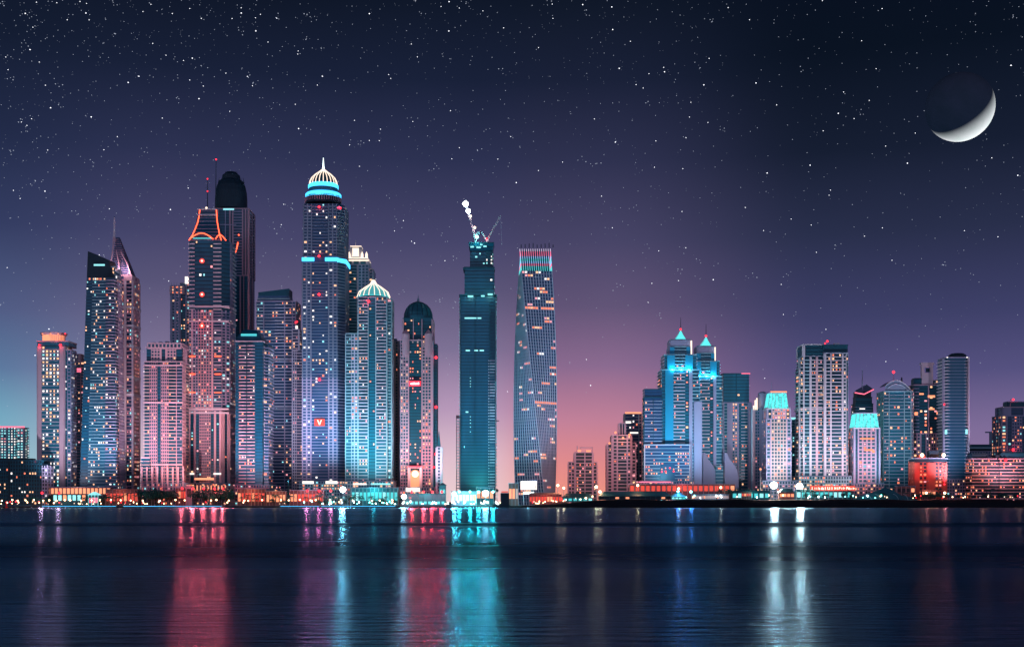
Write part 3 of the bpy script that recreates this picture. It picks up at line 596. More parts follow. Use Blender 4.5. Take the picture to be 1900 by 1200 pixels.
T.cyl('dome', 'teal_roof', 776, 26, [(26, 588), (25.5, 582), (22, 573), (16, 566), (9, 562), (3, 560)], 32)
for i in range(16):
    a = 2 * math.pi * i / 16; T.part('dome_rib', 'dark').path([(T.x(776, 26) + r * math.cos(a) * T.at(26), 26 * T.S + r * math.sin(a) * T.at(26), T.z(y, 26)) for r, y in ((26.3, 588), (25.8, 582), (22.3, 573), (16.3, 566), (9.2, 562), (3, 560))], .4, 4)
T.cyl('spire', 'grey', 776, 26, [(2.6, 561), (2, 555), (.6, 552), (.5, 547)], 10)
for yy in (663, 755, 842): T.beacon(809, yy, 6, 1.7, 2500)
T.beacon(805, 866, 2, 1.2, 800)
b = MB(); b.box(T.x(760), T.x(780), -3, -2.2, T.z(716), T.z(707)); sg = b.build('red_sign', 'neon_red', T.root)
b = MB()
for i in range(6): b.box(T.x(762.5 + i * 2.7), T.x(764.3 + i * 2.7), -3.4, -3.0, T.z(713.5), T.z(711 - .6 * (i % 3)))
b.build('sign_lettering', 'neon_white', sg)
# entrance arch
b = MB(); b.box(T.x(757), T.x(762), -6, -1, T.z(905), T.z(868)); b.box(T.x(779), T.x(784), -6, -1, T.z(905), T.z(868)); b.box(T.x(757), T.x(784), -6, -1, T.z(868), T.z(864)); ar = b.build('entrance_arch', 'pink', T.root)
b = MB(); pts = [(T.x(770.5 + 9 * math.cos(math.pi * i / 12)), T.z(880 - 9 * math.sin(math.pi * i / 12))) for i in range(13)]
b.add([(x_, -2.2, z_) for x_, z_ in pts] + [(T.x(761.5), -2.2, T.z(905)), (T.x(779.5), -2.2, T.z(905))] + [(x_, -1.6, z_) for x_, z_ in pts] + [(T.x(761.5), -1.6, T.z(905)), (T.x(779.5), -1.6, T.z(905))],
      [tuple(list(range(13)) + [13, 14])[::-1], tuple(range(15, 30))]); b.build('lit_doorway', 'glow_warm', ar)
b = MB(); b.box(T.x(759), T.x(783), -7, -6.2, T.z(867), T.z(864.5)); b.build('light_strip', 'neon_red', ar); b = MB(); b.ball((T.x(771), -5, T.z(879)), 4.2); b.build('arch_lamp', 'crown_cream', ar)
light(T.root, (T.x(771), -14, T.z(878)), (1, .35, .18), 9000, 2)
T.podium('lilac', 742, 806, 905, -6, 54); T.bx('lit_canopy', 'panel_white', 753, 779, 904, 912, -9, -6.4)
T.finish()

T = Tower('clock_turret', 'slim pale turret with blue pointed roof between the domed tower and the dark crane tower', 'turret', 814, 1480, wall='pale_blue', slab='pale_blue', glass='glass_blue', lit=0)
T.block(810, 819, 830, front='P1 W3:1%0 P1', d1=9); T.cyl('spire', 'teal_roof', 814.5, 4.5, [(5, 831), (2.5, 815), (.6, 800)], 4, a0=math.pi / 4); T.finish()

# the unfinished tower with cranes
T = Tower('unfinished_tower', 'dark teal unfinished tower stepping in towards a flared top, a crane standing on it', 'tower', 887, 1520, wall='dark_teal', slab='pale_teal', glass='glass', lit=.0, maxlit=40, fl=4.0, pal=[('lit_cyan', 3), ('lit_white', 2)])
T.block(854, 919, 548, front='P.7 G20:6%.003 P.4 G20:6%.003 P.7 S7:0@dark_teal P.6', side='S1:0', d1=52, lit=.003)
T.block(862, 917, 497, 548, 4, 48, front='G1:5%.02', lit=.02); T.block(873, 914, 462, 497, 8, 44, front='G20:4%.10 W9:3%.25', lit=.1)
T.loft([(873, 8), (914, 8), (914, 44), (873, 44)], [(870, 5), (916, 5), (916, 47), (870, 47)], 465, 452, ['G1:3%.2', 'G1', None, 'G1'], cap='dark_teal')
for a, y0, y1 in ((853, 546, 550), (860, 496, 499), (871, 455, 458)):
    T.bx('deck_ledge', 'dark_teal', a - 1, 1776 - a - 1, y0, y1, 0 if a < 860 else 3, 50)
for a, c, yy, d in ((868, 878, 549.5, -1.2), (905, 914, 546, -1.2), (893, 899, 549, -1.2), (862, 884, 590, -.8), (886, 893, 590, -.8), (873, 879, 458, 3.2), (884, 892, 459, 3.2), (897, 903, 457, 3.2), (864, 872, 650, -.8), (880, 887, 650, -.8), (890, 898, 650, -.8), (864, 869, 764, -.8)):
    T.bx('work_lamp', 'lit_cyan', a, c, yy - 1.3, yy + 1.3, d - .6, d)
light(T.root, (T.x(909), -14, T.z(546)), (.3, 1, .95), 6000, 1); light(T.root, (T.x(873), -14, T.z(548)), (.3, 1, .95), 4000, 1); light(T.root, (T.x(884), -3, T.z(445)), (.3, 1, .9), 9000, 1)
for yy in (700, 706, 711, 716, 772, 778, 784, 791, 800): T.bx('work_lamp', 'lit_cyan', 872, 873.6, yy, yy + 1.5, -.8, -.2)
for i in range(44):                          # balcony rims on the eastern bay
    yy = 668 + i * 5.4; T.bx('balcony_edge', 'pale_blue', 906, 920, yy, yy + 1.6, -1.4, 1); T.bx('balcony_edge', 'pale_blue', 919, 920.4, yy, yy + 1.6, -1.4, 40)
T.bx('site_platform', 'dark', 920, 926, 779.5, 781, 4, 10); T.finish()
def crane(name, label, base, top, tip, tail, rope, mat, lamps=()):
    """Mast from base to top, jib to tip, counter jib to tail; points are (photo x, photo y) at distance 1538."""
    Y = 1538; P = lambda q, dy=0: px(q[0], q[1], Y) + Vector((0, dy, 0))
    r = empty(name, P(base)); tag(r, label, 'crane'); o = P(base)
    def lattice(nm, a, b, h, r0):
        m_ = MB(); A, B_ = P(a) - o, P(b) - o; d = (B_ - A); L_ = d.length; d.normalize(); u = d.cross(Vector((0, 1, 0))).normalized() * h; v = Vector((0, h, 0)); n_ = max(3, int(L_ / (h * 2.6)))
        cs = [u + v, u - v, -u - v, -u + v]
        for c in cs: m_.tube(A + c, B_ + c, r0, r0, 4)
        for i in range(n_):
            for k in range(4): m_.tube(A + cs[k] + d * L_ * i / n_, A + cs[(k + 1) % 4] + d * L_ * (i + 1) / n_, r0 * .6, r0 * .6, 4)
        m_.build(nm, mat, r)
    lattice('mast', base, top, .9, .28); lattice('jib', top, tip, .8, .3); lattice('counter_jib', top, tail, .7, .25)
    m_ = MB(); c = P(top) - o; m_.box(c.x - 1.3, c.x + 1.3, c.y - 2.4, c.y - 1, c.z - 2.4, c.z + .4); m_.build('cab', 'steel', r)
    t = P(tail) - o; m_ = MB(); m_.box(t.x - 1.6, t.x + 1.6, -1.2, 1.2, t.z - 2.6, t.z); m_.build('counterweight', 'grey', r)
    if rope: m_ = MB(); m_.tube(P(tip) - o, P(rope) - o, .16, .16, 4); e = P(rope) - o; m_.box(e.x - .6, e.x + .6, -.6, .6, e.z - 1.4, e.z); m_.build('hoist_rope', 'steel', r)
    for (q, mt, rr, col, pw) in lamps:
        m_ = MB(); p = P(q) - o; m_.ball((p.x, p.y - 1.6, p.z), rr); m_.build('flood_lamp', mt, r); light(r, (p.x, p.y - 4.5, p.z), col, pw, 1)
crane('tower_crane', 'crane with glaring white green lamps along its raised jib, on the unfinished tower', (884, 452), (881, 436), (862, 372), (890, 430), None, 'steel',
      [((864, 379), 'lamp_white', 3.3, (.4, 1, .85), 9000), ((869, 392), 'lamp_white', 2.7, (.5, 1, .85), 5000), ((873, 402), 'crown_cream', 1.7, (1, .7, .6), 2000), ((881, 423), 'crown_cream', 1.8, (1, .6, .6), 3000), ((885, 440), 'lamp_teal', 2.0, (.3, 1, .85), 5000)])
crane('tower_crane', 'white luffing crane with a hanging hoist rope, on the unfinished tower, unlit jib', (902, 452), (904, 446), (929, 400), (893, 430), (931, 452), 'white', [((903, 444), 'lamp_red', 1.1, (1, .2, .2), 900)])

T = Tower('site_hoist_tower', 'thin reddish lattice hoist tower standing against the western side of the unfinished tower', 'hoist tower', 850, 1535, wall='rose', slab='rose', lit=0)
for a in (847, 853): T.tube('hoist_rail', 'rose', (a, 0, 940), (a, 0, 773), .5); T.tube('hoist_rail', 'rose', (a, 6, 940), (a, 6, 773), .5)
for i in range(30): T.bx('cross_bar', 'pale_teal', 847, 853, 775 + i * 5.4, 776.4 + i * 5.4, -.4, .4)
T.bx('hoist_head', 'rose', 846, 854, 770, 775, -1, 7); T.finish()

# the twisting tower
T = Tower('twisted_tower', 'twisting tower of turned floors with red and cyan lit fins at its top', 'tower', 994, 1545, wall='lilac', glass='glass_blue', maxlit=95, fl=3.9)
RR = 40.0 * T.S; CY = 42 * T.S; z0, z1 = 0, T.z(500); zt = T.z(459); NF = 72
def corner(z, k):
    f = z / zt; a = rad(26 - 73 * f) + k * math.pi / 2; return Vector((RR * math.sin(a), CY - RR * math.cos(a)))
core = MB(); vs = []; fs = []
for i in range(NF + 1):
    z = z1 * i / NF
    for k in range(4): c = corner(z, k); vs.append((c.x * .985, CY + (c.y - CY) * .985, z))
for i in range(NF):
    for k in range(4): fs.append((i * 4 + k, i * 4 + (k + 1) % 4, i * 4 + 4 + (k + 1) % 4, i * 4 + 4 + k))
fs.append((3, 2, 1, 0)); fs.append(tuple(NF * 4 + k for k in range(4))); core.add(vs, fs); T.parts[('core', 'glass_blue')] = core
slab = T.part('floor_edge', 'lilac'); fin = T.part('fin', 'pale_blue')
for i in range(NF):
    z = z1 * i / NF; h = z1 / NF * .26; a = [corner(z, k) for k in range(4)]; a = [(c.x * .992, CY + (c.y - CY) * .992) for c in a]; slab.prism(a, a, z, z + h * .7)
def fins(mb, za, zb, nper, wd, out):
    for k in range(4):
        for j in range(nper + 1):
            u = j / nper; q = []
            for z in (za, zb):
                A, B_ = corner(z, k), corner(z, k + 1); d = (B_ - A).normalized(); nn = Vector((d.y, -d.x)); p = A.lerp(B_, u)
                q += [(*(p - d * wd + nn * out), z), (*(p + d * wd + nn * out), z), (*(p + d * wd - nn * .2), z), (*(p - d * wd - nn * .2), z)]
            mb.hexa(q)
ST = 26
for i in range(ST): fins(fin, z1 * i / ST, z1 * (i + 1) / ST, 11, .38, .75)
zs = [z1 + (zt - z1) * i / 9 for i in range(10)]
for i, mt in enumerate(('led_teal', 'led_teal', 'led_rose', 'led_blue', 'led_teal', 'led_blue', 'led_rose', 'led_rose', 'led_pale')): fins(T.part('crown_light_fin', mt), zs[i], zs[i + 1] - .1, 14, .30, .5)
top = T.part('crown_wall', 'dark_teal'); a = [corner(z1, k) for k in range(4)]; b_ = [corner(zt, k) for k in range(4)]
top.prism([(c.x * .9, CY + (c.y - CY) * .9) for c in a], [(c.x * .9, CY + (c.y - CY) * .9) for c in b_], z1, zt - 2)
for k in range(9): T.tube('roof_post', 'dark', (967 + k * 7.4, 8 + (k % 3) * 6, 460), (967 + k * 7.4, 8 + (k % 3) * 6, 454 - (k % 4)), .5)
for i in range(NF):
    run = R.random() < .25; z = z1 * (i + .3) / NF; cs = [corner(z, k) for k in range(-1, 3)]
    for k in range(-1, 2):
        A, B_ = corner(z, k), corner(z, k + 1); d = (B_ - A).normalized(); nn = Vector((d.y, -d.x))
        if nn.y > -.05: continue
        j = 0
        while j < 11:
            if R.random() < (.10 if run else .022):
                for t_ in range(R.choice((2, 3, 4))):
                    if j + t_ < 11:
                        p = A.lerp(B_, (j + t_ + .5) / 11) + nn * .12; T.lits.append(((p.x, p.y, z + 1.1), math.atan2(d.y, d.x), (B_ - A).length / 11 * .7, 2.2, pick([('lit_orange', 4), ('lit_warm', 4), ('lit_pink', 3), ('lit_white', 2)])))
                j += 4
            j += 1
    if i in (NF - 12, NF - 1 - 40):
        A, B_ = corner(z, 0), corner(z, 1); d = (B_ - A).normalized(); nn = Vector((d.y, -d.x))
        for j in range(11):
            if i == NF - 12 and j in (5,): continue
            p = A.lerp(B_, (j + .5) / 11) + nn * .12; T.lits.append(((p.x, p.y, z + 1.1), math.atan2(d.y, d.x), (B_ - A).length / 11 * .7, 2.4, 'lit_orange'))
T.finish()

T = Tower('apartment_block', 'small stepped pink apartment block standing alone under the coral glow', 'apartment block', 1081, 1545, wall='rose', slab='rose', glass='dark', pal=[('lit_orange', 3), ('lit_pink', 3), ('lit_warm', 2)], lit=.12, maxlit=40, fl=4.2)
T.block(1067, 1100, 840, front='P1 S9:3 P1 S7:2 P1', d1=30); T.block(1055, 1068, 858, d0=4, d1=28, front='W5:2 P1'); T.block(1100, 1108, 858, d0=4, d1=28, front='S5:1 P1')
T.bx('roof_box', 'crown_warm', 1072, 1078, 834, 840, 2, 8); T.bx('roof_box', 'crown_warm', 1088, 1096, 835, 840, 2, 8); T.tube('mast', 'grey', (1071, 5, 840), (1071, 5, 827), .4); T.bx('roof_beam', 'rose', 1076, 1100, 829, 831, 8, 12); T.tube('roof_post', 'rose', (1077, 10, 840), (1077, 10, 830), .4); T.tube('roof_post', 'rose', (1099, 10, 840), (1099, 10, 830), .4); T.finish()

T = Tower('apartment_block', 'stepped pink apartment block with lamps on its terraces, west of the dark banded block', 'apartment block', 1152, 1560, wall='rose', slab='pink', glass='dark', pal=[('lit_orange', 3), ('lit_pink', 3), ('lit_warm', 2)], lit=.14, maxlit=60, fl=4.2)
T.block(1136, 1172, 808, front='P1 W6:1 P1 S12:3 P1 W5:1 P1', d1=34); T.block(1127, 1137, 825, d0=4, d1=30, front='P1 S4:1 P1'); T.block(1172, 1180, 822, d0=4, d1=30, front='W1:1'); T.block(1149, 1160, 786, 808, 6, 20, front='P1 G2%0 P1 G2%0 P1', lit=0)
for a, y_ in ((1142, 802), (1156, 812), (1168, 806), (1131, 822)): T.ball('terrace_lamp', 'crown_warm', a, y_, -2, 1.4)
light(T.root, (T.x(1156), -9, T.z(815)), (1, .35, .2), 5000, 2); T.finish()

T = Tower('apartment_tower', 'pale pink slab of a tower with white lit upper bands, behind the stepped pink block', 'tower', 1179, 1625, wall='pink', slab='white', glass='glass_lilac', pal=[('lit_white', 3), ('lit_orange', 2), ('lit_pink', 3)], lit=.12, maxlit=40, fl=3.9)
T.block(1160, 1198, 768, front='T20:4@pink P1@pale_teal W8:2@pink P2@pink', side='W1:4', d1=36); T.bx('light_strip', 'crown_warm', 1160, 1190, 764, 767, -1, 2); T.bx('light_strip', 'panel_white', 1161, 1171, 781, 785, -1.4, -.3); T.bx('light_strip', 'panel_white', 1169, 1184, 801, 804, -1.4, -.3); T.finish()

T = Tower('banded_block', 'dark blue block of thin pale bands widening to a long stepped base', 'apartment block', 1212, 1525, wall='dark_teal', slab='pale_blue', glass='glass_blue', pal=[('lit_orange', 4), ('lit_warm', 3), ('lit_pink', 1)], lit=.10, maxlit=90, fl=4.0)
T.block(1196, 1229, 738, front='T12:3%.14 P.4 T12:2%.04 P.6', d1=36); T.block(1196, 1228, 723, 738, 1, 34, front='G1%0', lit=0, cap='dark_teal')
T.block(1197, 1280, 826, d0=-8, d1=-1, front='T28:6%.18 T26:4%.1@pale_teal T26:6%.22 P1@white', cap='pale_blue')
T.bx('glass_front', 'glass_blue', 1225, 1252, 862, 896, -10.5, -8.8)
for i, (a, y_) in enumerate(((1228, 870), (1228, 875), (1235, 868), (1235, 874), (1236, 877), (1243, 868), (1250, 870), (1250, 874))): T.ball('lamp', 'lamp_red' if i % 2 else 'crown_warm', a, y_, -11, .9)
T.podium('lilac', 1190, 1285, 893, -12, 40); T.bx('light_strip', 'neon_pink', 1185, 1245, 893, 895, -14, -12.2); T.finish()

def pyramid_tower(T, c, yp, wide, dx, fin=True):
    """Setback tower under a glowing pyramid; c is the photo column of its axis."""
    y = yp
    T.block(c - 36 * wide, c + 33 * wide, y + 60, front='G4%.02 P10@cyan_lit_panel S14:4@white G5:1%.3 P4@lilac S8:2@pale_teal', side='S1:4@pale_teal', d1=62, lit=.14)
    T.block(c - 31 * wide, c + 28 * wide, y + 32, y + 60, 3, 56, front='G3%0 P9@cyan_lit_panel S12:2%.2@pale_teal P9@cyan_lit_panel G4%0', side='S1:2@pale_blue', lit=.1)
    T.block(c - 21 * wide, c + 18 * wide, y + 17, y + 32, 8, 48, front='P3@cyan_lit_panel S8:0@pale_teal P3@cyan_lit_panel', side='P1@lilac', lit=0)
    T.block(c - 20 * wide, c + 17 * wide, y + 4, y + 17, 10, 46, front='P1@lilac', side='P1@lilac', lit=0)
    a0, a1 = c - 12, c + 10
    m_ = MB(); s = T.S; b_ = [(T.x(a0, 14), 14 * s), (T.x(a1, 14), 14 * s), (T.x(a1, 14), 36 * s), (T.x(a0, 14), 36 * s)]; t_ = [(T.x(c - 1.4, 24), 24 * s), (T.x(c - .6, 24), 24 * s), (T.x(c - .6, 24), 25 * s), (T.x(c - 1.4, 24), 25 * s)]
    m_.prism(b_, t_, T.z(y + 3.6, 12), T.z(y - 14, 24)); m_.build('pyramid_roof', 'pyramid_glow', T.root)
    for p in b_: T.part('pyramid_edge', 'white').tube((*p, T.z(y + 3.6, 12)), (T.x(c - 1, 24), 24.5 * s, T.z(y - 14, 24)), .3, .3, 4)
    T.tube('mast', 'dark', (c - 1, 24.5, y - 13), (c - 1, 24.5, y - 38), .5, .2); T.ball('beacon_light', 'lamp_red', c - 1, y - 16, 24.5, 1.3)
    light(T.root, (T.x(c - 1), 24 * s, T.z(y - 21)), (1, .1, .2), 900, 1)
    for e in (-16, 0, 14): light(T.root, (T.x(c + e * wide), -3 * s, T.z(y + 58)), (.1, .75, 1), 5200, 1.5)
    T.part('corner_fin', 'crown_cream').box(T.x(c + 18.5 * wide), T.x(c + 21 * wide), 6 * s, 10 * s, T.z(y + 30), T.z(y + 4))
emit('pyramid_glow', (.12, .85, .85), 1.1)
T = Tower('pyramid_tower', 'cyan washed setback tower with a glowing teal pyramid top, the taller of the twins', 'tower', 1264, 1530, wall='pale_teal', slab='pale_blue', glass='glass_teal', pal=[('lit_orange', 4), ('lit_pink', 3), ('lit_warm', 2)], lit=.16, maxlit=90, fl=4.2)
pyramid_tower(T, 1264, 627, 1.0, 0); T.block(1289, 1301, 745, d0=-4, d1=6, front='P1@lilac'); T.finish()
T = Tower('pyramid_tower', 'setback tower with a glowing teal pyramid top, the shorter twin with sail shaped buttresses', 'tower', 1317, 1570, wall='pale_teal', slab='pale_blue', glass='glass_teal', pal=[('lit_orange', 4), ('lit_pink', 3), ('lit_warm', 2)], lit=.12, maxlit=80, fl=4.2)
pyramid_tower(T, 1311, 639, .86, 0)
for a in (1302, 1342):                       # curved sail walls at the foot
    m_ = T.part('sail_buttress', 'lilac'); pr = [(0, 840), (4, 850), (10, 858), (17, 868), (21, 880), (22, 905)]
    for (u0, y0), (u1, y1) in zip(pr, pr[1:]):
        m_.hexa([(T.x(a), -16 * T.S, T.z(y1)), (T.x(a + u1 + 4), -16 * T.S, T.z(y1)), (T.x(a + u1 + 4), -2 * T.S, T.z(y1)), (T.x(a), -2 * T.S, T.z(y1)), (T.x(a), -16 * T.S, T.z(y0)), (T.x(a + u0 + 4), -16 * T.S, T.z(y0)), (T.x(a + u0 + 4), -2 * T.S, T.z(y0)), (T.x(a), -2 * T.S, T.z(y0))])
T.block(1328, 1342, 866, d0=-18, d1=-3, front='S1:1@pale_teal'); T.finish()

T = Tower('office_tower', 'tower with a blank dark teal head above a lilac shaft, beside the shorter pyramid tower', 'tower', 1366, 1600, wall='lilac', slab='pale_blue', glass='glass_teal', pal=[('lit_orange', 4), ('lit_warm', 3)], lit=.12, maxlit=70, fl=4.0)
T.block(1342, 1390, 694, 748, 0, 40, front='G8:3%.01 P.3@dark_teal G8:3%.02', lit=.01, cap='dark_teal'); T.block(1341, 1394, 748, d0=-2, d1=42, front='P2 S4:1@pale_teal P7 W7:2%.45 P2 G3%0 S9:2@white P5', side='W1:5'); T.bx('roof_edge', 'neon_pink', 1376, 1392, 692, 693.4, -2, 0); T.finish()

T = Tower('apartment_tower', 'slim lilac tower with a round drum on top, beside the cyan crowned stone tower', 'tower', 1408, 1565, wall='lilac', slab='pale_blue', glass='glass_teal', pal=[('lit_orange', 3), ('lit_pink', 2)], lit=.1, maxlit=40, fl=4.0)
T.block(1396, 1424, 758, front='P3@pink W5:2 P3 G3%0 P3@pale_teal', d1=26); T.cyl('drum', 'lilac', 1415, 12, [(9, 758), (9, 731), (7, 728), (2, 726)], 20)
for a, y_ in ((1401, 742), (1404, 738), (1398, 752)): T.bx('lit_fin', 'crown_cream', a, a + 1.6, y_, 760, -2, 3)
T.finish()
def cyan_crown(T, x0, x1, yt, yb, d):
    m_ = MB(); s = T.S; m_.prism([(T.x(x0), -1 * s), (T.x(x1), -1 * s), (T.x(x1), d * s), (T.x(x0), d * s)], [(T.x(x0 + 4), 2 * s), (T.x(x1 - 4), 2 * s), (T.x(x1 - 4), (d - 3) * s), (T.x(x0 + 4), (d - 3) * s)], T.z(yb), T.z(yt)); m_.build('lit_crown', 'crown_cyan', T.root)
    for i in range(7):
        f = i / 6; T.tube('crown_fin', 'pale_teal', (x0 + (x1 - x0) * f, -1.4, yb), (x0 + 4 + (x1 - x0 - 8) * f, 1.6, yt), .35)
    T.bx('crown_cap', 'lilac', x0 + 2, x1 - 2, yt - 2, yt, 1, d - 2); T.bx('crown_sill', 'white', x0 - 2, x1 + 2, yb, yb + 2, -3, d + 1)
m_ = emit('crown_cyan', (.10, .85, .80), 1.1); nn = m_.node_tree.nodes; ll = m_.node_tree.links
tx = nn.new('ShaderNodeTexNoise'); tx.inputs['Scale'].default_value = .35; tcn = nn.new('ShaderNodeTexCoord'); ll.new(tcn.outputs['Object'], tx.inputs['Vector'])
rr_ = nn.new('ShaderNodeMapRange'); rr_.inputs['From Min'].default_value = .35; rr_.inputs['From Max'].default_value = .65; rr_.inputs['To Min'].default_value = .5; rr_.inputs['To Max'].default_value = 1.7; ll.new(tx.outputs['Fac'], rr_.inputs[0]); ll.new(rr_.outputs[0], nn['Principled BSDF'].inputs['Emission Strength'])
T = Tower('cyan_crown_tower', 'pale stone tower of even window rows under a glowing cyan crown, behind the white floodlights', 'tower', 1445, 1500, wall='lilac', slab='pink', glass='dark_teal', pal=[('lit_orange', 3), ('lit_pink', 3), ('lit_warm', 3), ('lit_teal', 2)], lit=.22, maxlit=90, fl=4.3)
T.block(1422, 1468, 778, front='W8:1@lilac P1@pink W28:5@beige P1@pink W8:1@lilac', side='W1:4', d1=40); T.block(1424, 1466, 757, 778, 1, 38, front='P1 G4:1 P1 W18:5%.7@pink P1 G4:1 P1', lit=.3); cyan_crown(T, 1425, 1463, 729, 757, 36)
T.bx('roof_lamp', 'crown_warm', 1430, 1460, 725.5, 727.5, 0, 3); T.tube('mast', 'lilac', (1432, 20, 728), (1432, 20, 706), .35, .15); T.podium('lilac', 1415, 1482, 893, -6, 42); T.finish()
T = Tower('apartment_tower', 'faint pale turquoise tower with a bright top strip, behind the cyan crowned tower', 'tower', 1474, 1640, wall='pale_teal', slab='white', glass='glass_teal', pal=[('lit_cyan', 3), ('lit_warm', 1)], lit=.14, maxlit=40)
T.block(1463, 1486, 778, front='T9:2@pale_teal W8:2@pale_blue', d1=26); T.bx('light_strip', 'lit_cyan', 1468, 1478, 774, 778, -1, 2); T.finish()

T = Tower('twin_slab_tower', 'broad white tower of two joined slabs with dark flat heads, tallest east of the pyramids', 'tower', 1530, 1510, wall='pale_blue', slab='white', glass='dark_teal', pal=[('lit_orange', 3), ('lit_warm', 6), ('lit_pink', 2), ('lit_white', 1)], lit=.17, maxlit=95, fl=4.3)
T.block(1490, 1528, 662, front='P2@white S7:2%.1@pale_teal P3@white S6:2 P3@pink S6:2 G2', side='S3:2 P3@white S3:2', d1=50); T.block(1490, 1530, 640, 662, 0, 48, front='P3@white T30:0@dark_teal P.5@white', lit=0, cap='white')
T.block(1485, 1491, 682, d0=6, d1=44, front='S1:1@pale_teal P.3@white'); T.block(1529, 1573, 656, front='P3@white S6:2@white P2@white S15:3@white P2@white W5:1@white G2', side='W1:5', d0=-6, d1=44); T.block(1528, 1573, 641, 657, -4, 42, front='G1%0', side='G1%0', lit=0, cap='dark_teal')
T.bx('roof_plant', 'white', 1549, 1558, 636, 641, 4, 16); T.ball('beacon_light', 'lamp_red', 1535, 633, 2, 1.3); T.ball('beacon_light', 'lamp_red', 1531, 637, 0, 1.0)
T.bx('ring_ledge', 'white', 1484, 1530, 757, 759, -2.2, 48); T.podium('pale_teal', 1482, 1580, 884, -8, 48); T.finish()

T = Tower('apartment_block', 'low pink block half hidden between the white twin slab and the turquoise crowned tower', 'apartment block', 1580, 1640, wall='pink', slab='pink', glass='glass_lilac', pal=[('lit_orange', 3), ('lit_pink', 2)], lit=.12, maxlit=24)
T.block(1570, 1592, 805, front='W9:3 P1 G3:1', d1=30); T.block(1572, 1584, 797, 805, 3, 20, front='G1%0', lit=0); T.bx('light_strip', 'lit_white', 1571, 1582, 804, 805.5, -1, 0); T.finish()

T = Tower('slant_roof_tower', 'dark tower with a tilted diamond roof edged in red light, a thin mast beside it', 'tower', 1602, 1600, wall='dark_teal', slab='lilac', glass='dark_teal', lit=.05, maxlit=20, pal=[('lit_pink', 1), ('lit_white', 1)])
T.block(1587, 1620, 750, front='T1:4@lilac', d1=28); T.block(1588, 1618, 738, 750, 3, 24, front='G1%0', lit=0, cap='dark')
B = [(T.x(a), d * T.S) for a, d in ((1590, 2), (1617, 2), (1617, 24), (1590, 24))]; T.part('roof_wedge', 'dark').prism(B, B, T.z(738), [T.z(731), T.z(723), T.z(715), T.z(726)])
T.part('roof_plate', 'grey').prism([(T.x(1585), -2), (T.x(1602), -3), (T.x(1620), -2), (T.x(1616), 20), (T.x(1596), 20)], [(T.x(1585), -2), (T.x(1602), -3), (T.x(1620), -2), (T.x(1616), 20), (T.x(1596), 20)], [T.z(729), T.z(732), T.z(723), T.z(711), T.z(722)], [T.z(728), T.z(731), T.z(722), T.z(710), T.z(721)])
T.part('neon_outline', 'neon_pink').path([(T.x(1585), -2.6, T.z(728.5)), (T.x(1602), -3.6, T.z(731.5)), (T.x(1620), -2.6, T.z(722.5))], .7); T.tube('mast', 'lilac', (1600, 12, 725), (1600, 12, 685), .9, .4); T.bx('work_lamp', 'lit_white', 1595, 1605, 757, 759, -1.2, -.4); T.finish()

T = Tower('cyan_crown_tower', 'small dark windowed tower with a glowing turquoise crown, in front of the slant roofed tower', 'tower', 1608, 1500, wall='lilac', slab='pink', glass='dark_teal', pal=[('lit_orange', 6), ('lit_pink', 3), ('lit_teal', 3)], lit=.16, maxlit=60, fl=4.4)
T.block(1584, 1633, 794, front='P2 G3%0 P1 W22:4@rose P1 G3%0 P2', side='W1:4', d1=40); cyan_crown(T, 1586, 1631, 767, 793, 38); T.bx('light_strip', 'lit_orange', 1597, 1622, 812, 815, -2, -1); T.bx('light_strip', 'lit_orange', 1604, 1620, 833, 836, -2, -1); T.podium('rose', 1580, 1640, 898, -6, 40); T.finish()
T = Tower('apartment_tower', 'pale pink window grid tower behind, between the turquoise crowned tower and the curved roof tower', 'tower', 1639, 1590, wall='pink', slab='pink', glass='dark', pal=[('lit_orange', 3), ('lit_pink', 3)], lit=.14, maxlit=30)
T.block(1630, 1652, 782, front='W9:3 P1 W5:1', d1=28); T.bx('light_strip', 'neon_pink', 1631, 1644, 774, 778, 0, 3); T.block(1632, 1640, 774, 783, 3, 14, front='P1', lit=0); T.finish()

T = Tower('curved_roof_tower', 'teal banded tower with a curved vaulted roof and a red beacon above it', 'tower', 1668, 1540, wall='pale_teal', slab='pale_blue', glass='glass_teal', pal=[('lit_orange', 5), ('lit_warm', 2), ('lit_pink', 1)], lit=.10, maxlit=60, fl=4.2)
T.block(1640, 1694, 727, front='S8:2@white P1 T24:4 P1@pale_teal S10:2@pale_teal P1@pale_teal W3:1@rose', side='W1:4', d1=44)
pr = [(1643 + 51 * i / 12, 727 - 22 * math.sin(math.pi * min(1, (i + 2.5) / 14.5))) for i in range(13)]
m_ = T.part('vault_roof', 'grey'); n_ = 13
m_.add([(T.x(a), d * T.S, T.z(y_)) for d in (2, 40) for a, y_ in pr] + [(T.x(a), d * T.S, T.z(728)) for d in (2, 40) for a, y_ in pr], [(i, i + 1, n_ + i + 1, n_ + i) for i in range(12)] + [(26 + i, 26 + i + 1, i + 1, i) for i in range(12)])
T.part('vault_rim', 'white').path([(T.x(a), 1 * T.S, T.z(y_)) for a, y_ in pr], .5); T.part('vault_rim', 'pale_blue').path([(T.x(1668 + (a - 1668) * .82), .6 * T.S, T.z(729 + (y_ - 729) * .7)) for a, y_ in pr], .5)
T.tube('mast', 'grey', (1658, 10, 712), (1658, 10, 692), .35); T.ball('beacon_light', 'lamp_red', 1658, 690, 8, 1.7); light(T.root, (T.x(1658), 2, T.z(692)), (1, .05, .1), 900, 1); T.tube('mast', 'dark', (1673, 20, 710), (1673, 20, 700), 1.2, .8); T.finish()

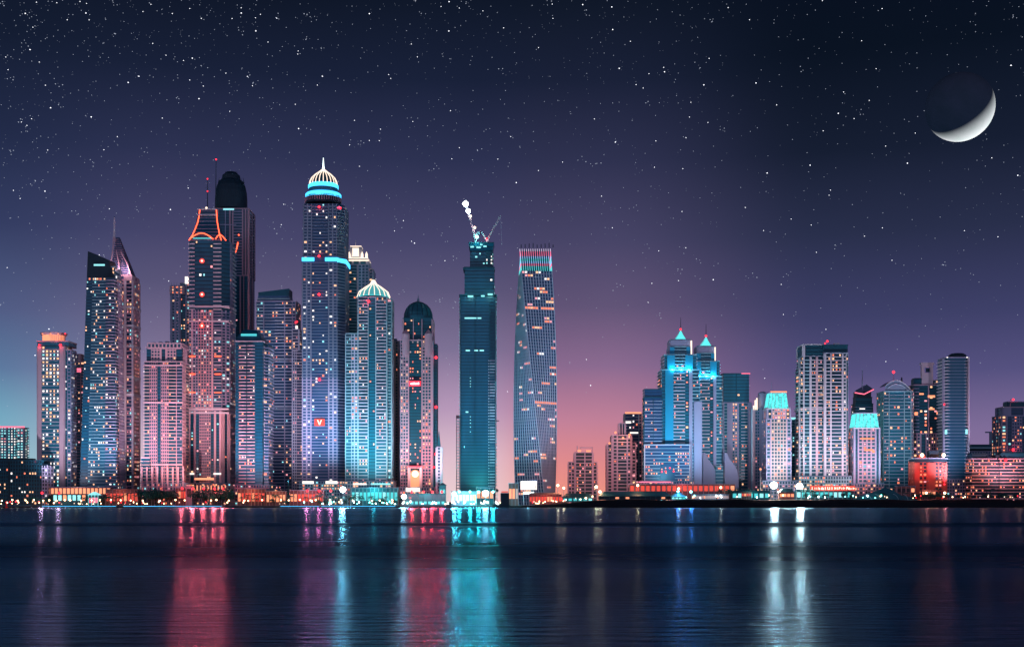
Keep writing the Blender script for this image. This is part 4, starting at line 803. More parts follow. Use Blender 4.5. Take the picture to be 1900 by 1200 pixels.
T = Tower('keyhole_tower', 'pink and dark tower with a square keyhole shaped portal standing on its roof', 'tower', 1722, 1580, wall='rose', slab='pink', glass='dark_teal', pal=[('lit_orange', 4), ('lit_warm', 5), ('lit_pink', 3), ('lit_white', 2)], lit=.24, maxlit=80, fl=4.2)
T.block(1696, 1748, 715, 805, 0, 42, front='S7:1@lilac G13:2 P1.5 G13:2 S6:1@rose'); T.block(1695, 1750, 805, 940, -2, 44, front='W8:2 P1 G5%0 P1 W5:2 P1 W5:2 P1 W8:2@beige'); T.block(1697, 1710, 703, 716, 4, 20, front='P1@dark_teal', lit=0, cap='dark'); T.block(1732, 1746, 706, 716, 3, 20, front='S1:1', cap='rose')
pp = T.part('portal_frame', 'pink'); s_ = T.S
for a, c, y0, y1 in ((1711, 1716, 676, 716), (1727, 1732, 676, 716), (1716, 1727, 691, 716), (1716, 1727, 676, 681)): pp.box(T.x(a), T.x(c), 2 * s_, 9 * s_, T.z(y1), T.z(y0))
pp.prism([(T.x(1708), 1.8 * s_), (T.x(1735), 1.8 * s_), (T.x(1735), 9 * s_), (T.x(1708), 9 * s_)], [(T.x(1710), 1.8 * s_), (T.x(1733), 1.8 * s_), (T.x(1733), 9 * s_), (T.x(1710), 9 * s_)], T.z(676), T.z(672)); T.bx('portal_core', 'dark', 1718.5, 1724.5, 683, 690, 3, 6)
for a, c, y0, y1 in ((1706, 1714, 729, 732), (1722, 1735, 733, 737), (1724, 1734, 757, 760), (1697, 1703, 764, 770), (1738, 1747, 764, 769)): T.bx('lit_strip', 'crown_warm', a, c, y0, y1, -2.4, -1.2)
T.finish()

T = Tower('round_tower', 'dark rounded tower with short white balcony ticks down both edges and a domed cap', 'tower', 1776, 1510, wall='lilac', slab='white', glass='glass', pal=[('lit_orange', 1), ('lit_cyan', 1)], lit=.008, maxlit=20, fl=3.9)
fr = [(1754, 10), (1760, 2), (1792, 2), (1797, 10), (1797, 44), (1754, 44)]
T.loft(fr, fr, 905, 664, ['R1:0@white', 'T2:0@white T20:3@grey T2:0@white', 'R1:0@white', 'P1@white S6:1', None, 'S6:1 P1@white'], lit=.008)
T.bx('edge_fin', 'white', 1796, 1799, 662, 905, 6, 12); T.bx('edge_fin', 'lilac', 1750, 1754, 664, 905, 8, 14); T.cyl('cap', 'dark', 1776, 22, [(17, 664), (16, 659), (11, 656), (3, 655)], 24); T.bx('light_strip', 'lit_white', 1757, 1766, 662, 663.5, 2, 4); T.bx('light_strip', 'lit_white', 1786, 1796, 662, 663.5, 2, 4); T.ball('beacon_light', 'lamp_red', 1752, 750, 4, 1)
T.bx('edge_lamp', 'lit_cyan', 1754, 1757.5, 797, 805, 1, 4); T.bx('edge_lamp', 'lit_cyan', 1792, 1795.5, 796, 805, -1, 1); T.podium('lilac', 1752, 1800, 890, -4, 44); T.finish()

T = Tower('apartment_block', 'low coral lit block with two glaring red roof lamps, before the keyhole tower', 'apartment block', 1727, 1470, wall='terracotta', slab='terracotta', glass='dark', pal=[('lit_orange', 4), ('lit_pink', 2)], lit=.34, maxlit=60, fl=4.0)
T.block(1697, 1756, 858, front='P5 W9:2 P9 W8:2 P5', d1=32); T.block(1697, 1757, 851, 857, -1, 33, front='G1%0', lit=0, cap='grey'); T.block(1724, 1742, 838, 850, 6, 20, front='G1%0', side='G1%0', lit=0, cap='dark'); T.block(1705, 1716, 846, 851, 2, 14, front='P1', lit=0)
for a in (1711, 1751):
    T.ball('roof_lamp', 'lamp_warm', a, 844, -3, 2.0); light(T.root, (T.x(a), -7, T.z(844)), (1, .12, .04), 3500, 1.5)
for i in range(7): T.ball('wall_lamp', 'lamp_red', 1752.5, 862 + i * 6, -3, .9)
light(T.root, (T.x(1730), -16, T.z(880)), (1, .12, .05), 3000, 2); T.finish()

T = Tower('warehouse', 'distant low pale building with a ragged roof, far behind the orange terraces', 'building', 1825, 1800, wall='lilac', slab='lilac', glass='glass_blue', pal=[('lit_pink', 1)], lit=.1, maxlit=20)
T.block(1798, 1858, 838, front='W1:12', d1=40); T.bx('roof_slab', 'pale_teal', 1799, 1850, 829, 832, -3, 40); T.bx('roof_plant', 'dark_teal', 1802, 1848, 824, 829, 5, 30); T.block(1801, 1846, 832, 838, 2, 36, front='P1@dark', lit=0); T.finish()
r_ = empty('tower_crane', px(1838, 830, 1900)); tag(r_, 'tiny distant dark crane above the ragged pale building', 'crane'); m_ = MB(); m_.box(-1.6, 1.6, -1.6, 1.6, -60, 24); m_.build('mast', 'grey', r_); m_ = MB(); m_.box(-8, 14, -.8, .8, 22, 24); m_.build('jib', 'grey', r_)

T = Tower('apartment_tower', 'lilac tower with a pink penthouse, easternmost tower above the orange terraces', 'tower', 1890, 1680, wall='lilac', slab='pink', glass='glass_blue', pal=[('lit_orange', 5), ('lit_warm', 3), ('lit_cyan', 2)], lit=.2, maxlit=60, fl=4.4)
T.block(1858, 1925, 772, front='W6:1%.7@pink P1 G5:1 W12:4 G8:2 W10:3', d1=44); T.block(1861, 1920, 756, 772, 3, 38, front='P2 G3%0 P3', lit=0, cap='pink'); T.block(1870, 1900, 746, 756, 10, 30, front='P1@dark_teal', lit=0); T.tube('mast', 'rose', (1874, 8, 756), (1876, 8, 740), .6); T.beacon(1880, 741, 8, 1.4, 300); T.beacon(1880, 834, -3, 1.6, 1500); T.finish()

T = Tower('terrace_block', 'long low block of orange lit terraces with pale balcony lines at the eastern end', 'terrace block', 1852, 1480, wall='rose', slab='pink', glass='dark', pal=[('lit_orange', 8), ('lit_pink', 2), ('lit_warm', 2)], lit=.16, maxlit=90, fl=3.9)
T.block(1803, 1849, 852, front='S1:8%.24', d1=30); T.block(1854, 1925, 852, front='S1:12%.13', d1=30); T.block(1848, 1855, 846, d0=3, d1=28, front='G1%0', lit=0, cap='dark')
T.block(1803, 1830, 842, 852, 6, 24, front='P1@dark', lit=0, cap='dark'); T.block(1858, 1920, 840, 852, 6, 24, front='P1@dark_teal', lit=0, cap='dark'); T.beacon(1866, 853, -4, 1.6, 2500); light(T.root, (T.x(1815), -15, T.z(880)), (1, .2, .08), 8000, 2); light(T.root, (T.x(1880), -18, T.z(885)), (1, .25, .12), 7000, 2); T.finish()

# ------------------------------------------------------------------ the shore: lamps, floodlights, trees, palms, pavilions
def ground_z(X_):
    k = max(0.0, min(1.0, (X_ - 5) / 120)); return GZ + k * k * (3 - 2 * k) * 6.9
def copy_tree(o, parent=None):
    c = o.copy(); C.objects.link(c); c.parent = parent
    for ch in list(o.children): copy_tree(ch, c)
    return c
WARM, WHITE, TEAL, RED, PINK, BLUE = (1, .52, .3), (.9, 1, 1), (.1, .95, .9), (1, .06, .12), (1, .3, .42), (.2, .35, 1)
# street lamps along the promenade
def lamp_proto(mat):
    r = empty('street_lamp', (0, 0, 0))
    b = MB(); b.tube((0, 0, 0), (0, 0, 5.6), .16, .09, 8); b.tube((0, 0, 5.6), (0, -.9, 6.0), .08, .07, 6); b.tube((0, 0, 0), (0, 0, .5), .3, .25, 8); b.build('pole', 'dark', r)
    b = MB(); b.ball((0, -1.0, 5.9), .72, 0, 12, 8); b.build('lamp_globe', mat, r)
    return tag(r, 'street lamp with a warm glowing globe on the western promenade', 'street lamp', 'street lamps along the promenade')
lp = lamp_proto('lamp_warm'); first = True
spots = [4, 22, 30, 48, 62, 78, 92, 104, 118, 131, 150, 168, 186, 205, 222, 243, 264, 295, 326, 342, 390, 402, 424, 452, 461, 486, 520, 536, 556, 575, 586, 612, 632, 655, 690, 704, 728]
for i, p in enumerate(spots):
    o = lp if first else copy_tree(lp); first = False
    o.location = ((p - 950) * 1440 / F, 1440 + (i % 3) * 2.5, GZ + .05); s_ = .95 + .2 * R.random(); o.scale = (s_, s_, s_)
    light(None, (o.location.x, o.location.y - 3, GZ + 7), WARM, 900, .8)
# floodlight masts
def flood(p, y, Y, label, mat, col, power, rr, zb=None):
    X_ = (p - 950) * Y / F; zb = ground_z(X_) - .1 if zb is None else zb; H = CAMZ + (HY - y) * Y / F - zb
    r = empty('floodlight_mast', (X_, Y, zb)); tag(r, label, 'floodlight')
    b = MB(); b.tube((0, 0, 0), (0, 0, H), .3, .18, 8); b.tube((0, 0, 0), (0, 0, .8), .6, .5, 8); b.build('mast', 'grey', r)
    b = MB(); b.box(-rr * 1.1, rr * 1.1, -.35, .15, H - .12, H + .12); b.build('crossarm', 'grey', r)
    b = MB(); b.ball((0, -rr - .4, H), rr, 0, 16, 10); b.build('lamp_head', mat, r)
    light(r, (0, -2 * rr - 2, H), col, power * (7 if p > 1400 and p < 1500 else (3 if p < 940 else 2.5)), rr, 'SPOT', (0, -1, -.02), 165, .5); light(r, (0, -2 * rr - 2, H), col, power * .5, rr)
flood(637, 908, 1450, 'glaring white cyan floodlight at the foot of the tallest tower', 'lamp_white', (.6, 1, 1), 60000, 3.2)
flood(750, 921, 1446, 'glaring white floodlight low on the quay before the domed tower', 'lamp_white', (.6, 1, 1), 40000, 2.6)
flood(843, 916, 1448, 'teal white floodlight between the pointed turret and the unfinished tower', 'lamp_teal', (.3, 1, .95), 50000, 2.6)
flood(901, 915, 1444, 'glaring starry white floodlight in front of the unfinished tower', 'lamp_white', (.5, 1, 1), 50000, 3.4)
flood(1434, 900, 1462, 'huge white floodlight before the cyan crowned stone tower', 'lamp_white', (1, .78, .62), 70000, 4.0)
flood(1482, 902, 1462, 'huge white floodlight at the western foot of the white twin slab', 'lamp_white', (1, .78, .62), 60000, 3.8)
flood(1106, 903, 1460, 'yellow floodlight in the gap right beside the small stepped pink block', 'lamp_warm', (1, .5, .25), 9000, 1.6)
flood(1113, 912, 1458, 'low orange floodlight behind the long dark roofed shed', 'lamp_warm', (1, .4, .2), 9000, 1.5)
flood(1035, 900, 1470, 'orange floodlight just east of the twisting tower', 'lamp_warm', (1, .45, .25), 7000, 1.3)
flood(1046, 905, 1470, 'orange floodlight between the twisting tower and the small pink block', 'lamp_warm', (1, .4, .2), 7000, 1.2)
flood(1259, 906, 1456, 'yellow lamp above the green tent', 'lamp_warm', (1, .5, .3), 5000, 1.2)
flood(1337, 904, 1456, 'yellow lamp at the eastern end of the long pink lit hall', 'lamp_warm', (1, .5, .3), 5000, 1.2)
flood(1183, 900, 1456, 'orange lamp at the western end of the long pink lit hall', 'lamp_warm', (1, .4, .2), 6000, 1.3)
flood(1752, 914, 1448, 'red orange lamp on the bank below the round tower', 'lamp_warm', (1, .12, .1), 9000, 1.3)
flood(1718, 914, 1448, 'orange lamp below the coral lit block', 'lamp_warm', (1, .15, .1), 6000, 1.2)

# added mast floodlights with no visible counterpart, put in to brighten the facades
def added_uplight(p, Y, label, col, power, aim, cone=70, zb=None):
    X_ = (p - 950) * Y / F; zb = ground_z(X_) if zb is None else zb; H = 21.0
    r = empty('added_facade_light', (X_, Y, zb - .1)); tag(r, label, 'floodlight')
    b = MB(); b.tube((0, 0, 0), (0, 0, H), .22, .13, 8); b.tube((0, 0, 0), (0, 0, .7), .5, .4, 8); b.build('mast', 'dark', r)
    b = MB(); b.tube((0, -.55, H), (0, .55, H + .5), .45, .6, 12); b.build('housing', 'grey', r)
    b = MB(); b.tube((0, .54, H + .49), (0, .60, H + .53), .52, .52, 12); b.build('lens', 'panel_white', r)
    light(r, (0, 1.3, H + .8), col, power, .8, 'SPOT', aim, cone, 1.0)
UP = [(95, 1436, 'added mast floodlight at the western end, before the orange crowned tower', (.9, .8, 1), 5e5, 190), (180, 1435, 'added mast floodlight on the quay before the slant topped tower', (.45, .75, 1), 5e5, 260), (235, 1435, 'added mast floodlight on the quay before the spire tower', (1, .6, .75), 7e5, 250),
      (300, 1434, 'added mast floodlight on the quay before the stepped pink tower', (1, .5, .5), 7e5, 170), (385, 1434, 'added mast floodlight on the quay before the neon crowned tower', (1, .5, .55), 12e5, 300), (468, 1434, 'added mast floodlight on the quay before the rounded top tower', (1, .7, .85), 5e5, 180),
      (520, 1435, 'added mast floodlight on the quay before the banded tower with a sloping parapet', (.85, .7, 1), 7e5, 230), (598, 1434, 'added mast floodlight on the quay before the tallest tower', (.45, .75, 1), 12e5, 330), (680, 1434, 'added mast floodlight on the quay before the umbrella roofed tower', (.35, .9, 1), 9e5, 230),
      (776, 1434, 'added mast floodlight on the quay before the domed tower', (1, .5, .6), 7e5, 200), (885, 1434, 'added mast floodlight on the quay before the unfinished tower', (.05, .8, .85), 6e5, 150), (993, 1434, 'added mast floodlight on the quay before the twisting tower', (.55, .7, 1), 9e5, 260),
      (1085, 1440, 'added mast floodlight on the bank before the small stepped pink block', (1, .45, .4), 2.5e5, 70), (1160, 1440, 'added mast floodlight on the bank before the terraced pink block', (1, .5, .5), 3.5e5, 100), (1255, 1440, 'added mast floodlight on the bank before the taller pyramid tower', (.2, .7, 1), 6e5, 150), (1330, 1440, 'added mast floodlight on the bank before the shorter pyramid tower', (.6, .75, 1), 5e5, 150),
      (1445, 1440, 'added mast floodlight on the bank before the cyan crowned stone tower', (.9, .85, 1), 5e5, 130), (1530, 1440, 'added mast floodlight on the bank before the white twin slab', (.75, .85, 1), 4e5, 170), (1608, 1440, 'added mast floodlight on the bank before the small turquoise crowned tower', (1, .6, .7), 4e5, 110), (1668, 1440, 'added mast floodlight on the bank before the curved roof tower', (.5, .8, 1), 4e5, 140), (1722, 1440, 'added mast floodlight on the bank before the keyhole tower', (1, .12, .14), .7e5, 140), (1776, 1440, 'added mast floodlight on the bank before the round tower', (.7, .7, 1), 4.5e5, 160), (1885, 1440, 'added mast floodlight on the bank before the easternmost tower', (1, .5, .6), 3e5, 110)]
for p, Y, lb, col, pw, hz in UP: added_uplight(p, Y, lb, col, pw * (.62 if p > 1000 else .62), (0, 75, hz * .5), 105)

# lantern posts added only to draw the long coloured streaks on the water
def lantern(p, y, Y, label, mat, col, power, rr=1.2):
    X_ = (p - 950) * Y / F; zb = ground_z(X_) - .1; H = CAMZ + (HY - y) * Y / F - zb
    r = empty('added_lantern_post', (X_, Y, zb)); tag(r, label, 'added lamp post', 'added coloured lanterns on the quay')
    b = MB(); b.tube((0, 0, 0), (0, 0, max(.6, H - rr)), .16, .12, 8); b.build('pole', 'dark', r)
    b = MB(); b.lathe([(rr * .5, H - rr), (rr, H - rr * .6), (rr, H + rr * .6), (rr * .5, H + rr)], 12); b.build('lantern', mat, r)
    b = MB(); b.lathe([(rr * 1.15, H + rr), (rr * .2, H + rr * 1.7)], 12); b.build('cap', 'dark', r)
    light(r, (0, -rr - 2, H), col, power * (4 if col[1] > .5 else 9), 2, 'SPOT', (0, -1, -.02), 165, .5); light(r, (0, -rr - 2, H), col, power * .6, 1)
for p in (338, 358, 378, 398, 414): lantern(p, 906, 1452, 'added red lantern post on the quay below the neon crowned tower', 'lamp_red', (1, .07, .07), 26000)
for p in (570, 592, 614): lantern(p, 910, 1452, 'added rose lantern post on the quay below the tallest tower', 'lamp_red', (.9, .12, .22), 10000)
for p in (764, 786, 802, 820): lantern(p, 912, 1452, 'added red lantern post on the quay below the domed tower', 'lamp_red', (1, .03, .035), 26000)
for p in (852, 872, 888, 915): lantern(p, 912, 1450, 'added teal lantern post on the quay below the unfinished tower', 'lamp_teal', (.06, .85, .8), 36000)
for p in (78, 110): lantern(p, 914, 1450, 'added pink lantern post on the quay below the orange crowned tower', 'lamp_red', (.9, .3, .4), 9000)
for p in (1258, 1282): lantern(p, 912, 1446, 'added blue lantern post on the bank below the pyramid towers', 'lamp_teal', (.15, .35, 1), 3000)

# trees
def leaf_cloud(b, c, rx, rz, n, sz, rng):
    for _ in range(n):
        while True:
            p = Vector((rng.uniform(-1, 1), rng.uniform(-1, 1), rng.uniform(-1, 1)))
            if .3 < p.length < 1: break
        q = c + Vector((p.x * rx, p.y * rx, p.z * rz)); a = Vector((rng.gauss(0, 1), rng.gauss(0, 1), rng.gauss(0, 1))).normalized(); u = a.orthogonal().normalized() * sz * rng.uniform(.6, 1.3); v = a.cross(u).normalized() * sz * .7
        b.add([q - u, q + v * .8, q + u, q - v * .8], [(0, 1, 2, 3)], 0 if rng.random() < .6 else 1)
def tree_proto(seed, label, group):
    rng = random.Random(seed); r = empty('tree', (0, 0, 0)); H = 1.0
    b = MB(); b.tube((0, 0, 0), (.1, 0, 3.2), .34, .22, 8)
    tips = []
    for i in range(6):
        a = i * 1.05 + rng.random(); t = Vector((math.cos(a) * 2.4, math.sin(a) * 2.4, 5 + rng.uniform(0, 2.2))); b.tube((.1, 0, 2.8 + .2 * i), t, .16, .06, 6); tips.append(t)
    b.build('trunk', 'bark', r); b = MB()
    for t in tips + [Vector((0, 0, 7))]: leaf_cloud(b, t, 2.1, 1.6, 75, .42, rng)
    b.build('crown', ['leaf', 'leaf_light'], r); return tag(r, label, 'tree', group)
def palm_proto(seed):
    rng = random.Random(seed); r = empty('palm_tree', (0, 0, 0)); b = MB(); b.path([(0, 0, 0), (.15, 0, 3), (.1, .1, 6), (.3, .1, 8)], .22, 8); b.build('trunk', 'bark', r); b = MB()
    for i in range(15):
        a = i * 2.4; d = Vector((math.cos(a), math.sin(a), 0)); sd = Vector((-d.y, d.x, 0)); el = rng.uniform(.1, 1.2); prev = Vector((.3, .1, 8))
        for j in range(6):
            nx_ = prev + d * .62 + Vector((0, 0, .55 * el - .30 * j * .62)); wd = .34 * (1 - j / 6.5); w2 = .34 * (1 - (j + 1) / 6.5); dr = Vector((0, 0, -.22))
            b.add([prev, nx_, nx_ + sd * w2 + dr, prev + sd * wd + dr, nx_ - sd * w2 + dr, prev - sd * wd + dr], [(0, 1, 2, 3), (1, 0, 5, 4)], i % 2); prev = nx_
    b.build('fronds', ['leaf', 'leaf_light'], r); return tag(r, 'palm tree with arching fronds standing among the quay lamps', 'palm', 'palm trees on the shore')
protos = [tree_proto(11, 'dense dark broad crowned tree growing behind the promenade lamps', 'trees behind the promenade'), tree_proto(12, 'dense dark broad crowned tree growing behind the promenade lamps', 'trees behind the promenade'), tree_proto(13, 'dense dark broad crowned tree growing behind the promenade lamps', 'trees behind the promenade')]
used = set()
def plant(pl, k, p, Y, s_):
    o = pl[k] if (id(pl), k) not in used else copy_tree(pl[k]); used.add((id(pl), k)); X_ = (p - 950) * Y / F
    o.location = (X_, Y, ground_z(X_) - .15); o.rotation_euler = (0, 0, R.uniform(0, 6.28)); o.scale = (s_, s_, s_ * R.uniform(.9, 1.1))
for i in range(92):
    p = [R.uniform(52, 96), R.uniform(98, 190), R.uniform(258, 330), R.uniform(262, 322), R.uniform(356, 440), R.uniform(358, 438), R.uniform(355, 440), R.uniform(500, 530), R.uniform(560, 640), R.uniform(690, 735)][i % 10]
    plant(protos, i % 3, p, R.uniform(1450, 1474), (R.uniform(1.7, 2.3) if 255 < p else R.uniform(.9, 1.5)) if p < 450 else R.uniform(.6, .95))
for i in range(46): plant(protos, i % 3, R.choice((R.uniform(1500, 1600), R.uniform(1690, 1760), R.uniform(1760, 1900), R.uniform(1480, 1900))), R.uniform(1441, 1452), R.uniform(.55, .95))
palms = [palm_proto(21), palm_proto(22)]
for i in range(84): plant(palms, i % 2, R.choice((R.uniform(190, 262), R.uniform(440, 560), R.uniform(560, 760), R.uniform(1330, 1420), R.uniform(1490, 1580), R.uniform(430, 620), R.uniform(640, 740), R.uniform(1660, 1880), R.uniform(100, 260))), R.uniform(1440, 1455), R.uniform(.9, 1.5))

# low buildings along the shore
def hall(name, label, cat, p0, p1, y0, y1, Y, wall, roof, lit='glow_red', nb=8, dep=14, peak=0, lith=(.25, .75), lamp=None):
    s_ = Y / F; X_ = ((p0 + p1) / 2 - 950) * s_; zb = ground_z(X_) - .1; r = empty(name, (X_, Y, zb)); tag(r, label, cat); w2 = (p1 - p0) / 2 * s_; H = CAMZ + (HY - y0) * s_ - zb; h0 = max(0, CAMZ + (HY - y1) * s_ - zb)
    b = MB(); b.box(-w2, w2, 0, dep, 0, H); b.build('wall', {'rose': 'brick', 'pink': 'brick', 'beige': 'brick', 'white': 'grey', 'pale_teal': 'teal_roof'}.get(wall, wall), r)
    b = MB()
    if peak: b.prism([(-w2 - 1, -1.2), (w2 + 1, -1.2), (w2 + 1, dep + 1), (-w2 - 1, dep + 1)], [(-w2 + peak, dep * .45), (w2 - peak, dep * .45), (w2 - peak, dep * .55), (-w2 + peak, dep * .55)], H + .05, H + peak * .8 + .5)
    else: b.box(-w2 - .6, w2 + .6, -1.4, dep + .6, H + .02, H + .7)
    b.build('roof', {'rose': 'brick', 'pink': 'lilac', 'beige': 'grey', 'pale_teal': 'grey', 'white': 'grey', 'pale_blue': 'grey'}.get(roof, roof), r); bw = 2 * w2 / nb
    for i in range(nb):
        b = MB(); b.box(-w2 + bw * (i + .16), -w2 + bw * (i + .84), -.22, -.02, h0 + (H - h0) * lith[0], h0 + (H - h0) * lith[1]); b.build('window', lit if R.random() > .15 else ('crown_warm' if lit != 'glow_teal' else 'lit_cyan'), r)
    b = MB()
    for i in range(nb + 1): b.box(-w2 + bw * i - .15, -w2 + bw * i + .15, -.5, -.01, 0, H)
    b.build('pier', roof, r)
    if lamp: light(r, (0, -9, H * .9), lamp[0], lamp[1] * .4, 2)
    return r
hall('pavilion', 'low dark roofed pavilion with a long cyan lit front, below the slant topped tower', 'pavilion', 98, 160, 917, 937, 1448, 'dark_teal', 'dark', 'lit_cyan', 7, 12, lith=(.45, .95), lamp=(TEAL, 3000))
hall('pavilion', 'small gabled pavilion with a bright cyan gable and red lamps beneath', 'pavilion', 164, 182, 918, 937, 1446, 'pale_teal', 'lit_cyan', 'neon_pink', 3, 9, 4, lamp=(TEAL, 2500))
hall('restaurant', 'long pale arcade with a warm lit upper gallery below the orange crowned tower', 'restaurant', 86, 205, 904, 930, 1482, 'beige', 'pink', 'crown_warm', 16, 10, lith=(.55, .95), lamp=(WARM, 6000))
hall('restaurant', 'orange red lit row of eating places below the spire tower', 'restaurant', 196, 256, 908, 936, 1460, 'rose', 'rose', 'glow_red', 9, 12, lamp=((1, .25, .12), 7000))
hall('gate_house', 'white framed gate house between the two groups of dark trees', 'gate house', 345, 356, 902, 930, 1462, 'white', 'white', 'dark', 1, 8, lith=(.3, .85))
hall('restaurant', 'red and pink lit low hall beside the white gate house', 'restaurant', 326, 345, 905, 930, 1484, 'rose', 'pink', 'glow_red', 4, 10, lamp=((1, .25, .2), 4000))
hall('restaurant', 'bright red orange lit eating hall below the rounded top tower', 'restaurant', 441, 492, 907, 937, 1462, 'rose', 'beige', 'glow_red', 8, 12, lamp=((1, .25, .12), 12000))
hall('restaurant', 'orange lit eating hall with a pale roof below the sloping parapet tower', 'restaurant', 494, 530, 911, 937, 1460, 'rose', 'beige', 'crown_warm', 6, 12, lamp=((1, .35, .15), 9000))
hall('beach_club', 'pink lit terrace building west of the tallest tower foot', 'beach club', 538, 600, 910, 936, 1464, 'pink', 'pink', 'glow_red', 9, 12, lamp=((1, .5, .5), 6000))
hall('beach_club', 'turquoise lit terrace building below the umbrella roofed tower', 'beach club', 652, 738, 905, 936, 1466, 'pale_teal', 'pale_teal', 'glow_teal', 12, 14, lamp=(TEAL, 26000))
hall('beach_club', 'low turquoise hall with a sweeping roof below the domed tower', 'beach club', 752, 826, 916, 937, 1454, 'teal_roof', 'teal_roof', 'glow_teal', 9, 16, lith=(.1, .35), lamp=(TEAL, 16000))
hall('gate_house', 'square teal gate house with a blue cap beside the pointed turret', 'gate house', 815, 827, 900, 930, 1470, 'teal_roof', 'dark_teal', 'glow_teal', 2, 8, 3)
hall('site_office', 'white glaring site office row before the unfinished tower', 'site office', 838, 884, 912, 934, 1462, 'white', 'pale_teal', 'panel_white', 7, 10, lamp=((.6, 1, 1), 9000))
hall('site_office', 'orange lit site office behind the starry floodlight', 'site office', 884, 916, 905, 930, 1480, 'pale_teal', 'pink', 'crown_warm', 4, 10)
hall('kiosk', 'small rose coloured kiosk block between the unfinished tower and the white billboard', 'kiosk', 944, 962, 897, 934, 1475, 'rose', 'lilac', 'lit_dim', 3, 10)
hall('marquee', 'red lit marquee with a low sloping roof beneath the twisting tower', 'marquee', 982, 1042, 917, 934, 1452, 'rose', 'rose', 'glow_red', 11, 14, 2, lamp=((1, .16, .08), 9000))
hall('shed', 'dark teal shed with a steep hipped roof beside the red lit marquee', 'shed', 1044, 1100, 922, 932, 1448, 'teal_roof', 'dark_teal', 'glow_teal', 6, 16, 5)
hall('shed', 'very long dark blue roofed shed on the bank below the pink terraced block', 'shed', 1112, 1245, 920, 930, 1446, 'dark', 'teal_roof', 'dark', 14, 18, 6)
hall('hall', 'long pink red lit hall along the foot of the pyramid towers', 'hall', 1168, 1364, 898, 912, 1462, 'rose', 'pink', 'glow_red', 20, 12, lith=(.1, .8), lamp=((1, .12, .14), 9000))
hall('tent', 'green lit tent with a peaked roof on the bank', 'tent', 1246, 1272, 921, 929, 1440, 'green_tent', 'green_tent', 'glow_teal', 4, 12, 6.5, lamp=((.2, 1, .85), 2500))
hall('fence_pavilion', 'pale slatted pavilion between the green tent and the palms', 'pavilion', 1284, 1352, 917, 928, 1442, 'white', 'white', 'lit_dim', 22, 9, lamp=((.8, 1, 1), 3500))
hall('restaurant', 'restaurant with a flat dark roof, red lit middle and green glass sides', 'restaurant', 1358, 1428, 911, 929, 1444, 'pale_teal', 'dark_teal', 'glow_teal', 7, 12, lamp=((.3, 1, .8), 5000))
hall('restaurant', 'red lit counter inside the flat dark roofed restaurant row', 'restaurant', 1376, 1394, 913, 922, 1441, 'rose', 'rose', 'glow_red', 4, 2)
hall('cafe', 'round topped cafe with a glowing orange front between the two huge floodlights', 'cafe', 1446, 1474, 913, 924, 1442, 'rose', 'dark_teal', 'crown_warm', 4, 8, 5, lamp=((1, .3, .2), 2500))
hall('shop_row', 'pale turquoise shop row below the white twin slab', 'shops', 1478, 1580, 908, 930, 1456, 'pale_teal', 'pale_blue', 'glow_teal', 12, 10, lamp=(TEAL, 4000))
hall('hotel_annex', 'small pale annex with dark square windows beside the coral lit block', 'annex', 1664, 1698, 902, 916, 1462, 'pink', 'beige', 'dark', 4, 8)
hall('site_office', 'lit orange entrance shelter under the coral lit block', 'shelter', 1711, 1736, 909, 920, 1450, 'rose', 'rose', 'crown_warm', 5, 6, lamp=((1, .3, .1), 4000))
# glowing red shop sign over the shops: strokes too small to read
sg = empty('shop_sign', px(1545, 906, 1452)); tag(sg, 'red backed shop sign with pale glowing letters over the shop row', 'sign')
b = MB(); b.box(-26, 26, 0, .5, -2.4, 3.4); b.build('sign_board', 'glow_red', sg)
b = MB(); RG = random.Random(5); x_ = -24
while x_ < 24:
    h_ = RG.choice((2.6, 3.2, 3.2, 2.0)); b.box(x_, x_ + .8, -.3, -.02, -1.2, -1.2 + h_)
    if RG.random() < .6: b.box(x_ + .85, x_ + 2, -.3, -.02, -1.2 + h_ * RG.choice((0, .4, .8)), -1.2 + h_ * RG.choice((0, .4, .8)) + .7)
    x_ += RG.choice((2.2, 2.7, 3.2))
b.build('sign_lettering', 'crown_cream', sg); b = MB(); b.box(-24, -23.4, .52, 1.1, -9, -2.4); b.box(23.4, 24, .52, 1.1, -9, -2.4); b.build('sign_frame', 'grey', sg); light(sg, (0, -5, 0), (1, .25, .2), 4000, 2)
# billboard
bb = empty('billboard', px(981, 937, 1462)); tag(bb, 'blank glowing white billboard at the foot of the twisting tower', 'billboard')
z_ = lambda y: (937 - y) * 1462 / F
b = MB(); b.box(-9.4, 9.4, 0, .5, z_(908), z_(892)); b.build('panel', 'panel_white', bb); b = MB(); b.box(-9.8, 9.8, .5, .9, z_(909), z_(891)); b.build('frame', 'grey', bb)
for a in (-6, 6): b = MB(); b.tube((a, .7, 0), (a, .7, z_(909)), .4, .35, 8); b.build('post', 'grey', bb)
b = MB(); b.box(-6, 6, -.8, -.2, z_(916), z_(912)); b.build('lamp_bar', 'neon_white', bb); light(bb, (0, -5, 6), (.8, 1, 1), 6000, 2)
